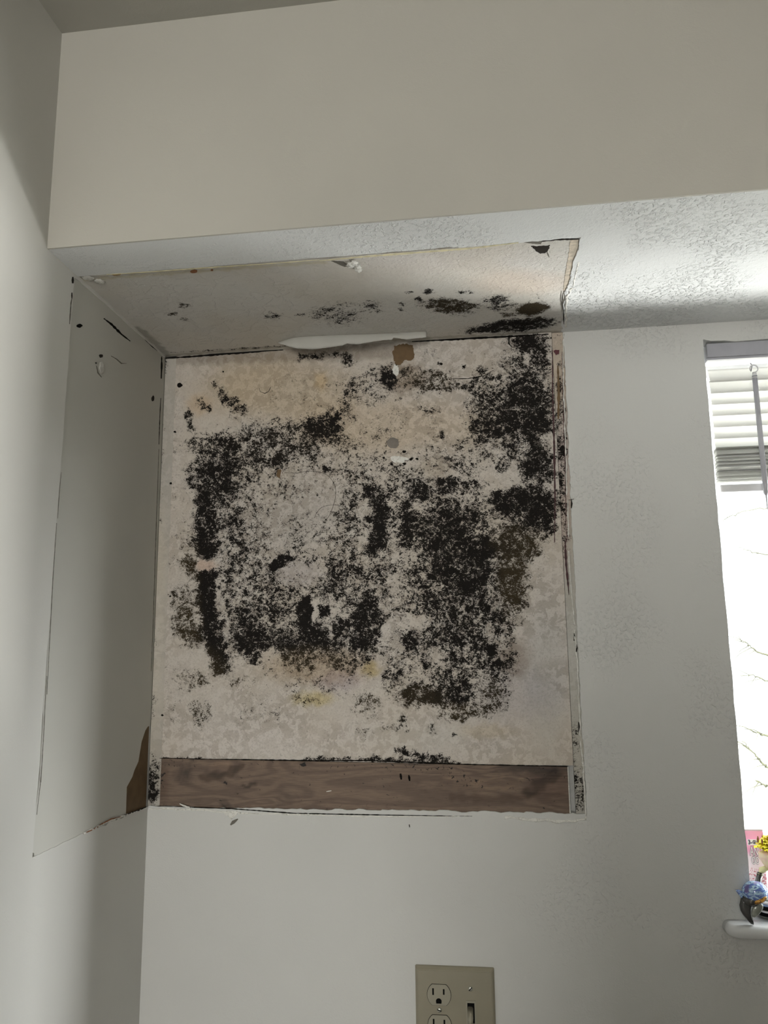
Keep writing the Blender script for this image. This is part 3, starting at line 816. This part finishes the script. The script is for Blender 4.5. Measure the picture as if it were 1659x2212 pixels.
# ragged filler ridge on the right edge of the patch on the ceiling
bead('filler_ridge', [on(1236, 622, 'z', ZL), on(1225, 640, 'z', ZL), on(1223, 670, 'z', ZL), on(1222, 706, 'z', ZL)], .0024, .0028, (0, 0, -1), 'plaster', cp, 2, .002, off=oC)
bead('filler_ridge', [on(1250, 566, 'z', ZL), on(1244, 590, 'z', ZL), on(1238, 618, 'z', ZL)], .0014, .0014, (0, 0, -1), 'plaster', cp, 7, .002, off=oC)
streak('crack', 'z', ZL-.0003, [(1216, 632), (1214, 650), (1217, 672), (1218, 700)], 3, 'dark', cp, off=oC, seed=44)

# torn paper hanging in front of the wall at the ceiling line
fl = [(90, 262), (230, 220), (400, 205), (780, 190), (1150, 178), (1340, 165), (1490, 160)]
fb = [(90, 266), (190, 300), (270, 318), (430, 325), (560, 310), (700, 290), (740, 270), (830, 280), (1080, 240), (1165, 236), (1172, 212), (1240, 225), (1300, 235), (1475, 215)]
def interp(P, x):
    for (x0, y0), (x1, y1) in zip(P[:-1], P[1:]):
        if x0 <= x <= x1: return y0+(y1-y0)*(x-x0)/(x1-x0)
    return P[-1][1]
bm = bmesh.new(); cols = []
for k in range(91):
    x = 90+1400*k/90; yt = interp(fl, x); yb = interp(fb, min(x, 1475))+R.uniform(-1.5, 1.5)
    col = []
    for s in range(6):
        t = s/5; y = yt+(yb-yt)*t
        yc = min(-.004, on(580+x/4.366, 680+yt/4.366, 'z', ZL).y)
        dep = yc-.004*math.sin(t*2.2)
        col.append(bm.verts.new(on(580+x/4.366, 680+y/4.366, 'y', dep)))
    # join up to the ceiling plane
    tp = col[0].co.copy(); col.insert(0, bm.verts.new((tp.x, tp.y+.002, ZL+.0018)))
    cols.append(col)
for a, b in zip(cols[:-1], cols[1:]):
    for s in range(6): bm.faces.new((a[s], a[s+1], b[s+1], b[s]))
bmesh.ops.solidify(bm, geom=bm.faces[:], thickness=.0005)
tp = from_bm('torn_paper', bm, plain('white_paper', (.74, .735, .70), .8, var=.02), None, True)
tag(tp, 'strip of torn white paper hanging from the ceiling edge above the mouldy patch', 'torn paper')

# ------------------------------------------------------------------ bare patch of left wall
oL = Vector((-.002, -.17, PZ0))
lp = empty('side_wallboard', oL, 'bare grey-white wallboard patch on the left wall, torn at its lower corner', 'wallboard')
XL = -.0016
tri_px = [(319, 1570), (314, 1578), (306, 1602), (299, 1645), (290, 1665), (286, 1678), (274, 1700), (272, 1762)]
TP = [on(x, y, 'x', XL) for x, y in tri_px]
face = [(PYC-.03, ZL-.0005), (PYC-.03, PZ0-.006)]+[(p.y, p.z) for p in TP[::-1]]
face[2] = (TP[-1].y, PZ0-.006)
face += [(.002, TP[0].z+.002), (.002, ZL-.0005)]
plate('board_face', 'x', XL, XL-.0010, [face], 'patch_left', lp, oL)
plate('exposed_backing', 'x', XL-.0012, XL-.012, [rect(-.12, -.0003, PZ0-.01, 1.62)], 'brownboard', lp, oL)
def lspot(name, pts, mat, **k): return spot(name, 'x', XL, pts, mat, lp, sign=1, off=oL, **k)
def lstreak(name, pts, w, mat, seed, v=XL): return streak(name, 'x', v, pts, w, mat, lp, sign=1, off=oL, seed=seed)
lspot('nail_hole', ell(171, 704, 6, 4, 9, 2), 'black')
lspot('nail_hole', ell(218, 769, 4, 4, 9, 3), 'dark')
lspot('nail_hole', ell(330, 861, 3, 6, 9, 4), 'dark')
lspot('nail_hole', ell(207, 784, 1.6, 1.6, 7, 5), 'dark')
blob('paint_blister', on(220, 795, 'x', XL), (.0016, .009, .008), 'patch_left', lp, seed=3, amp=.5, freq=1.6, off=oL)
lstreak('crack', [(208, 790), (211, 805), (219, 815)], 2.4, 'grey_line', 51)
lstreak('crack', [(224, 688), (240, 700), (262, 722), (281, 737)], 4.5, 'black', 52)
lstreak('crack', [(313, 733), (330, 748), (346, 762)], 4, 'black', 53)
lstreak('crack', [(240, 769), (252, 776), (262, 785), (273, 785)], 1.8, 'grey_line', 54)
lstreak('crack', [(349, 770), (349, 790), (348, 818)], 3.2, 'black', 55)
lstreak('crack', [(347, 860), (345, 900), (343, 960)], 1.4, 'dark', 56)
lstreak('crack', [(343, 970), (339, 1080), (335, 1200), (331, 1330), (326, 1450)], 1.4, 'grey_line', 57)
lstreak('crack', [(156, 640), (153, 655), (150, 700)], 2.0, 'grey_line', 58, .0002)
lstreak('crack', [(157, 598), (157, 612)], 4, 'dark', 59, .0002)
lstreak('crack', [(155, 632), (155, 645)], 2.5, 'dark', 60, .0002)
lstreak('crack', [(132, 1020), (128, 1060), (124, 1120)], 1.0, 'grey_line', 61, .0002)
lstreak('crack', [(122, 1130), (114, 1250), (106, 1400), (101, 1500)], 1.2, 'grey_line', 62, .0002)
lstreak('crack', [(101, 1460), (97, 1520), (95, 1570), (92, 1620), (88, 1690)], 1.0, 'grey_line', 63, .0002)
lstreak('crack', [(92, 1630), (86, 1700), (79, 1760)], .9, 'grey_line', 64, .0002)
lspot('stain_mark', ell(70, 1848, 3, 7, 9, 3), 'grey_line')
bead('filler_ridge', [on(180, 1801, 'x', 0), on(205, 1790, 'x', 0), on(240, 1772, 'x', 0), on(280, 1758, 'x', 0), on(318, 1744, 'x', 0)], .0016, .0016, (1, 0, 0), 'plaster', lp, 4, .002, off=oL)
lstreak('crack', [(180, 1801), (205, 1790), (225, 1777), (240, 1769), (262, 1764)], 3.2, 'rust', 65, .0003)
lstreak('crack', [(268, 1761), (300, 1750), (316, 1743)], 3, 'dark', 66, .0003)

# filler ridges around the patch on the back wall: thing of the wall's own paint
def bridge(pts, w, h, seed, name='filler_ridge', mat='plaster', step=.0022):
    return bead(name, [on(x, y, 'y', 0) for x, y in pts], w, h, (0, -1, 0), mat, panel, seed, step, off=oP)
bridge([(322, 1747), (360, 1747), (440, 1750), (520, 1756)], .0018, .0016, 71)
bridge([(520, 1757), (600, 1758), (720, 1762), (850, 1765)], .0014, .0012, 72)
bridge([(850, 1764), (960, 1764), (1010, 1762)], .0010, .0010, 73)
bridge([(1090, 1766), (1150, 1770), (1200, 1774), (1235, 1773), (1266, 1770)], .0026, .0024, 74)
bridge([(1266, 1770), (1263, 1720), (1260, 1660), (1254, 1600)], .0016, .0020, 75)
bridge([(1253, 1590), (1250, 1500), (1246, 1420), (1241, 1360)], .0013, .0018, 76)
bridge([(1241, 1350), (1236, 1300), (1232, 1250), (1228, 1190)], .0012, .0018, 77)
bridge([(1228, 1160), (1226, 1080)], .0012, .0024, 78)
bridge([(1224, 1070), (1222, 960), (1218, 860), (1216, 790), (1218, 722)], .0011, .0014, 79)
for i, (x, y, l) in enumerate([(1234, 1078, 10), (1240, 1368, 8), (1245, 1392, 8), (1250, 1560, 10)]):
    streak('crack', 'y', -.0004, [(x, y), (x+1, y+l), (x, y+2*l)], 4, 'dark', panel, off=oP, seed=90+i)
streak('crack', 'y', -.0004, [(1228, 1080), (1240, 1078)], 1.6, 'grey_line', panel, off=oP, seed=95)
streak('crack', 'y', .0002, [(340, 1741), (500, 1747), (640, 1757), (860, 1761), (1020, 1763)], 2.6, 'black', panel, off=oP, seed=96)
streak('paint_flake', 'y', -.0012, [(388, 1736), (396, 1740), (408, 1744), (412, 1748)], 4, 'plaster', panel, off=oP, seed=97)
pf = spot('paint_flake', 'y', -.0004, [(478, 1752), (515, 1752), (512, 1760), (504, 1766), (500, 1772), (494, 1765)], 'plaster', panel, off=oP, rough=.0003)
streak('crack', 'y', -.0006, [(498, 1782), (504, 1776), (514, 1769)], 7, 'grey_line', panel, off=oP, seed=98)
streak('crack', 'y', -.0004, [(884, 1781), (885, 1787)], 3, 'dark', panel, off=oP, seed=99)

# ------------------------------------------------------------------ electrical plate
pc = Vector((.4265+.058, 0, 1.2138-.0585))
ep = empty('electrical_plate', pc, 'ivory two-gang wall plate with double socket and toggle switch, low on the back wall', 'switch plate')
# plate with holes cut for the inserts
bm = bmesh.new(); hw, hh, t = .058, .0585, .0062
ringz = [(0, 0, 0), (0, 0, -.002), (.0035, .0052, -t)]
rg = []
for ix, iz, y in ringz:
    rg.append([bm.verts.new((sx*(hw-ix), y, sz*(hh-iz))) for sx, sz in ((-1, -1), (1, -1), (1, 1), (-1, 1))])
for a, b in zip(rg[:-1], rg[1:]):
    for k in range(4): bm.faces.new((a[k], a[(k+1) % 4], b[(k+1) % 4], b[k]))
bm.faces.new(rg[-1]); bm.faces.new(list(reversed(rg[0])))
bmesh.ops.bevel(bm, geom=list(bm.edges), offset=.0008, segments=2, affect='EDGES')
from_bm('cover_plate', bm, 'plate', ep)
def recept(zc):
    # round-sided receptacle face
    pts = []
    rr, hf = .0172, .0140
    a0 = math.asin(hf/rr)
    for k in range(13): a = -a0+2*a0*k/12; pts.append((math.cos(a)*rr, math.sin(a)*rr))
    for k in range(13): a = math.pi-a0+2*a0*k/12; pts.append((math.cos(a)*rr, math.sin(a)*rr))
    cx = -.023
    plate('receptacle_gap', 'y', -t+.0002, -t-.00025, [[(cx+x*1.035, zc+z*1.035) for x, z in pts]], 'slot', ep)
    f = plate('receptacle_face', 'y', -t, -t-.0012, [[(cx+x, zc+z) for x, z in pts]], 'ivory2', ep)
    box('socket_slot', (cx-.0098, -t-.0013, zc-.0002), (cx-.0074, -t-.0005, zc+.0088), 'slot', f)
    box('socket_slot', (cx+.0058, -t-.0013, zc+.0006), (cx+.0082, -t-.0005, zc+.0082), 'slot', f)
    g = [(cx+.0042*math.cos(a)-.0005, zc-.0082+.0038*math.sin(a)) for a in [math.pi*k/10 for k in range(11)]]+[(cx-.0042-.0005+.0004, zc-.0115), (cx+.0042-.0009, zc-.0115)]
    plate('ground_slot', 'y', -t-.0005, -t-.0013, [g], 'slot', f)
recept(.0205); recept(-.0205)
def screw(x, z, ang=.7, r=.0033):
    bm = bmesh.new(); bmesh.ops.create_uvsphere(bm, u_segments=18, v_segments=8, radius=1)
    for v in bm.verts: v.co = Vector((x+v.co.x*r, -t-.0008-abs(v.co.z)*.0009 if v.co.z > 0 else -t+.0002, z+v.co.y*r))
    s = from_bm('screw', bm, 'screw', ep, True)
    b = bmesh.new(); bmesh.ops.create_cube(b, size=1)
    for v in b.verts:
        q = Vector((v.co.x*2*r*.95, v.co.z*.0012)); c, sn = math.cos(ang), math.sin(ang)
        v.co = Vector((x+q.x*c-q.y*sn, -t-.0013+v.co.y*.0012, z+q.x*sn+q.y*c))
    from_bm('screw_slot', b, 'slot', s)
screw(-.023, 0, -.3); screw(.023, .0302, .8); screw(.023, -.0302, .4)
tz = -.002
plate('toggle_frame', 'y', -t+.0002, -t-.0012, [rect(.023-.0070, .023+.0070, tz-.0165, tz+.0165), rect(.023-.0052, .023+.0052, tz-.0135, tz+.0135)], 'ivory2', ep)
box('toggle_well', (.023-.0053, -t-.0008, tz-.0136), (.023+.0053, -t+.0004, tz+.0136), 'slot', ep)
bm = bmesh.new(); bmesh.ops.create_cube(bm, size=1)
for v in bm.verts:
    tip = v.co.y < 0
    w_ = .0034 if tip else .0044
    v.co = Vector((.022+v.co.x*2*w_, -t-(.0135 if tip else .0), tz+(-.0085 if tip else .001)+v.co.z*2*(.0042 if tip else .0085)))
bmesh.ops.bevel(bm, geom=list(bm.edges), offset=.001, segments=3, affect='EDGES')
from_bm('toggle', bm, 'ivory2', ep, True)

# ------------------------------------------------------------------ things on the window sill
ZS = zt
# pink packet, standing, leaning on the window frame
pk = empty('packet', (.9445, .086, ZS), 'pink flat packet with white lettering standing on the sill against the window', 'packet')
po = Vector(pk.location)
def pkco(u, v, d):   # u 0..1 across, v 0..1 up, d outwards
    h = .1065
    return Vector((-.0155+.031*u, .004*v-d, h*v))
bm = bmesh.new(); nu, nv = 12, 24; fr, bk = [], []
for k in range(nu+1):
    fr.append([]); bk.append([])
    for l in range(nv+1):
        u, v = k/nu, l/nv
        bulge = .0035*(math.sin(math.pi*u)**.6)*(max(0, math.sin(math.pi*min(1, max(0, (v-.03)/.87))))**.5)+.0003
        fr[-1].append(bm.verts.new(pkco(u, v, bulge))); bk[-1].append(bm.verts.new(pkco(u, v, -bulge*.5)))
for k in range(nu):
    for l in range(nv):
        bm.faces.new((fr[k][l], fr[k+1][l], fr[k+1][l+1], fr[k][l+1])); bm.faces.new((bk[k][l], bk[k][l+1], bk[k+1][l+1], bk[k+1][l]))
for l in range(nv):
    bm.faces.new((fr[0][l], fr[0][l+1], bk[0][l+1], bk[0][l])); bm.faces.new((fr[nu][l], bk[nu][l], bk[nu][l+1], fr[nu][l+1]))
for k in range(nu):
    bm.faces.new((fr[k][0], bk[k][0], bk[k+1][0], fr[k+1][0])); bm.faces.new((fr[k][nv], fr[k+1][nv], bk[k+1][nv], bk[k][nv]))
t_ = NT('packet_backlit_print'); sep = t_.n.new('ShaderNodeSeparateXYZ'); t_.l.new(t_.tc, sep.inputs[0])
zc = sep.outputs['Z']
c = t_.mix(t_.ramp(zc, .066, .076), (.93, .80, .86), (.92, .42, .60))
c = t_.mix(t_.math('MULTIPLY', t_.ramp(t_.noise(420, 2), .56, .6), t_.ramp(zc, .055, .045)), c, (.60, .16, .22))
c = t_.mix(t_.ramp(zc, .1040, .1046), c, (.62, .5, .5))
t_.col(c); t_.p.inputs['Roughness'].default_value = .35
# backlight is put into the pale print colours; the packet is opaque
from_bm('packet_body', bm, t_.m, pk, True)
def text(body, size, loc, mat, parent, name='lettering', ext=.0003, sx=1., outline=0, shear=0):
    cu = bpy.data.curves.new(name, 'FONT'); cu.body = body; cu.size = size; cu.extrude = ext; cu.align_x = 'LEFT'; cu.offset = outline
    cu.shear = shear
    o = bpy.data.objects.new(name, cu); 
    dg = bpy.context.evaluated_depsgraph_get(); C.objects.link(o); dg.update()
    me = bpy.data.meshes.new_from_object(o.evaluated_get(dg)); C.objects.unlink(o); bpy.data.objects.remove(o)
    me.transform(Matrix.Translation(Vector(loc)) @ Matrix.Rotation(math.pi/2, 4, 'X') @ Matrix.Diagonal((sx, 1, 1, 1)))
    me.materials.clear()
    return link(name, me, mat, parent)
M['ink'] = plain('navy_ink', (.05, .04, .09), .5)
M['whiteink'] = plain('white_ink', (.9, .88, .9), .4)
text('3-', .0092, (-.0098, -.0040, .0860), 'ink', pk, outline=.0002, sx=.8)
text('GLORY', .0070, (-.0031, -.0041, .0868), 'ink', pk, outline=.0002, sx=.64)
plate('lettering_ground', 'y', -.0034, -.0037, [rect(-.0105, .0115, .0845, .0930)], 'whiteink', pk)
text('AND', .0190, (-.0084, -.0040, .0700), 'ink', pk, sx=.44, outline=.0007)
text('AND', .0190, (-.0084, -.0045, .0700), 'whiteink', pk, sx=.44)
text('OO', .0150, (-.0070, -.0040, .0575), 'ink', pk, sx=.46, outline=.0006)
text('OO', .0150, (-.0070, -.0045, .0575), 'whiteink', pk, sx=.46)

# yellow paper-like flower on a stem
fx, fy = .9575, .050
fr_ = empty('flower_ornament', (fx, fy, ZS), 'yellow ruffled flower ornament on a thin stem in front of the pink packet', 'ornament')
fo = Vector((0, 0, 0))
bm = bmesh.new(); rr = random.Random(5)
for ring in range(5):
    for k in range(12):
        a = 2*math.pi*(k/12+ring*.04); rad = .0235-.0036*ring; z0 = .082+.0036*ring
        dirv = Vector((math.cos(a), math.sin(a), 0)); side = Vector((-math.sin(a), math.cos(a), 0))
        P0 = dirv*.004+Vector((0, 0, z0)); w = .0062
        rows = []
        for s in range(5):
            t = s/4; cpt = P0.lerp(dirv*rad+Vector((0, 0, z0+.004+rr.uniform(-.0015, .0015))), t); cpt.z += .004*math.sin(t*2.6)
            ww = w*math.sin(math.pi*(.12+.78*t))
            rows.append([bm.verts.new(cpt+side*q*ww+Vector((0, 0, .0012*math.cos(q*4)))) for q in (-1, 0, 1)])
        for r0, r1 in zip(rows[:-1], rows[1:]):
            for q in range(2): bm.faces.new((r0[q], r0[q+1], r1[q+1], r1[q]))
from_bm('petals', bm, plain('yellow_petal', (.95, .68, .03), .5, var=.35, vscale=120), fr_, True)
tf = NT('cream_cup_glaze'); tf.col(tf.mix(tf.ramp(tf.noise(60, 3), .42, .6), (.72, .62, .42), (.72, .5, .42))); tf.p.inputs['Roughness'].default_value = .3
bm = bmesh.new(); prof = [(.002, .052), (.005, .055), (.009, .060), (.014, .067), (.0175, .074), (.0180, .080), (.0120, .083)]
rings = [[bm.verts.new((math.cos(2*math.pi*k/20)*r*(1+.06*math.sin(k*1.9)), math.sin(2*math.pi*k/20)*r, z)) for k in range(20)] for r, z in prof]
for a, b in zip(rings[:-1], rings[1:]):
    for k in range(20): bm.faces.new((a[k], a[(k+1) % 20], b[(k+1) % 20], b[k]))
bm.faces.new(rings[0]); bm.faces.new(list(reversed(rings[-1])))
from_bm('flower_cup', bm, tf.m, fr_, True)
tube('stem', [(0, 0, .053), (-.003, .0, .035), (-.008, 0, .012), (-.011, 0, .0008)], [.0022, .0016, .0016, .0016], plain('stem_brown', (.25, .17, .12), .6), fr_, 8)
tube('dark_stick', [(-.018, -.002, .053), (-.026, -.002, .030)], [.0042, .0042], 'darkglass', fr_, 4)
tube('leaf_stalk', [(-.006, 0, .060), (-.016, -.001, .056), (-.0185, -.002, .050)], [.004, .005, .005], plain('pale_yellow', (.75, .72, .4), .5), fr_, 8)
for k in range(10):
    a = 2*math.pi*k/10
    blob('red_dot', (math.cos(a)*.0170, math.sin(a)*.0170, .0985), (.0015, .0015, .0040), 'rust', fr_, sub=2, amp=0)

# glass figurine with blue body
fg = empty('glass_figurine', (.913, -.026, ZS), 'small figurine with speckled blue body and dark fins on the sill', 'figurine')
tb = NT('blue_speckled_glass')
c = tb.mix(tb.ramp(tb.noise(150, 3, .6, 1.5, stretch=(1, 1, 1.8)), .45, .58), (.14, .22, .58), (.55, .78, .95))
tb.col(tb.mix(tb.ramp(tb.noise(60, 2), .56, .64), c, (.16, .14, .38))); tb.p.inputs['Roughness'].default_value = .12
tb.p.inputs['Specular IOR Level'].default_value = .7
def fpt(px, py, y=-.026):
    return on(px, py, 'y', y)-Vector(fg.location)
cb = fpt(1631, 1927)
blob('body', cb, (.0172, .015, .0150), tb.m, fg, seed=1, amp=.06, freq=2)
blob('belly', fpt(1622, 1944), (.0125, .011, .0085), 'darkglass', fg, seed=2, amp=.1)
to = NT('orange_spotted'); to.col(to.mix(to.ramp(to.noise(260, 2), .48, .56), (.78, .42, .08), (.22, .09, .02))); to.p.inputs['Roughness'].default_value = .2
blob('orange_band', fpt(1642, 1943, -.034), (.0105, .0075, .0042), to.m, fg, seed=3, amp=.1, rot=Matrix.Rotation(-.5, 3, 'Y'))
def fin(name, pts, y0, thick, mat):
    P = [fpt(x, y) for x, y in pts]; n = len(P); cen = sum(P, Vector())/n
    bm = bmesh.new(); loops = []
    for s, d in ((.72, -thick), (.93, -thick*.65), (1, 0), (.93, thick*.65), (.72, thick)):
        loops.append([bm.verts.new(cen+(p-cen)*s+Vector((0, y0+d, 0))) for p in P])
    for a, b in zip(loops[:-1], loops[1:]):
        for k in range(n): bm.faces.new((a[k], a[(k+1) % n], b[(k+1) % n], b[k]))
    bm.faces.new(loops[0]); bm.faces.new(list(reversed(loops[-1])))
    return from_bm(name, bm, mat, fg, True)
fin('tail_fin', [(1588, 1922), (1597, 1922), (1604, 1926), (1606, 1932), (1603, 1941), (1598, 1936), (1592, 1928)], 0, .0022, tb.m)
fin('long_fin', [(1600, 1940), (1597, 1955), (1599, 1966), (1605, 1977), (1614, 1988), (1622, 1996), (1628, 1998), (1628, 1993), (1624, 1984), (1621, 1974), (1621, 1962), (1624, 1950), (1615, 1942), (1606, 1938)], 0, .0045, 'darkglass')
fin('side_fin', [(1622, 1966), (1625, 1957), (1632, 1951), (1641, 1949), (1647, 1953), (1647, 1960), (1643, 1968), (1637, 1975), (1628, 1981), (1623, 1979), (1621, 1972)], -.003, .0026, 'greyglass')

# stacked oval dish
ds = empty('oval_dish', (.9585, .020, ZS), 'stack of black and white oval trinket dish at the right picture edge on the sill', 'dish')
def oval(name, rx, ry, z0, z1, mat, fl=.92):
    bm = bmesh.new(); rgs = []
    for s, z in ((fl, z0), (1, z0+(z1-z0)*.3), (1, z0+(z1-z0)*.7), (fl, z1)):
        rgs.append([bm.verts.new((math.copysign(abs(math.cos(a))**.6, math.cos(a))*rx*s, math.copysign(abs(math.sin(a))**.6, math.sin(a))*ry*s, z)) for a in [2*math.pi*k/40 for k in range(40)]])
    for a, b in zip(rgs[:-1], rgs[1:]):
        for k in range(40): bm.faces.new((a[k], a[(k+1) % 40], b[(k+1) % 40], b[k]))
    bm.faces.new(rgs[0]); bm.faces.new(list(reversed(rgs[-1])))
    return from_bm(name, bm, mat, ds, True)
oval('foot', .033, .020, 0, .004, 'greyglass')
oval('black_base', .039, .024, .004, .008, 'slot')
oval('white_band', .036, .0225, .008, .012, 'whiteink')
oval('black_rim', .038, .0235, .012, .016, 'slot')
oval('blue_band', .034, .021, .016, .020, plain('blue_glaze', (.40, .52, .78), .3, var=.3, vscale=90))
oval('grey_lid', .036, .022, .020, .024, 'whiteink')
oval('lid_rim', .032, .019, .024, .0265, 'greyglass')

# ------------------------------------------------------------------ outside
tag(plate('ground', 'z', -.4, -.5, [rect(-6, 14, .6, 22)], 'ground'), kind='structure')
tr = empty('tree', (3.35, 3.1, -.4), 'sun-bleached bare branches seen through the window at the right picture edge', 'tree')
to_ = Vector(tr.location)
tube('trunk', [(3.35, 3.1, -.4), (3.33, 3.1, .9), (3.4, 3.12, 2.2), (3.3, 3.1, 3.6)], [.07, .06, .05, .03], 'branch', tr, 8, off=to_)
def br(pts, r, y=3.1):
    P = [on(x, yy, 'y', y) for x, yy in pts]
    root = Vector((3.37, y, P[-1].z+.1)); P.append(root)
    Q = []; rr = random.Random(int(pts[0][0]*7+pts[0][1]))
    for a, b in zip(P[:-1], P[1:]):
        for s in range(6): Q.append(a.lerp(b, s/6)+Vector((rr.uniform(-.006, .006), rr.uniform(-.01, .01), rr.uniform(-.006, .006))))
    Q.append(P[-1]); n = len(Q)
    tube('branch', Q, [r*(.3+.7*k/n) for k in range(n)], 'branch', tr, 5, off=to_)
    for k in range(3, n-8, 3):
        e = Q[k]+Vector((rr.uniform(-.12, -.02), rr.uniform(-.05, .05), rr.uniform(-.09, .07)))
        tube('twig', [Q[k], Q[k].lerp(e, .5)+Vector((0, 0, .01)), e], [r*.35, r*.25, r*.15], 'branch', tr, 4, off=to_)
br([(1588, 1382), (1614, 1390), (1622, 1398), (1640, 1408), (1659, 1418)], .006)
br([(1600, 1460), (1622, 1458), (1645, 1466), (1665, 1475)], .005)
br([(1605, 1600), (1622, 1622), (1636, 1636), (1644, 1645), (1662, 1660)], .008)
br([(1622, 1578), (1640, 1585), (1660, 1592)], .008)
br([(1632, 1687), (1648, 1694), (1662, 1700)], .009)
br([(1560, 1124), (1575, 1116), (1600, 1108), (1662, 1095)], .004)
br([(1590, 1180), (1625, 1192), (1662, 1200)], .004)
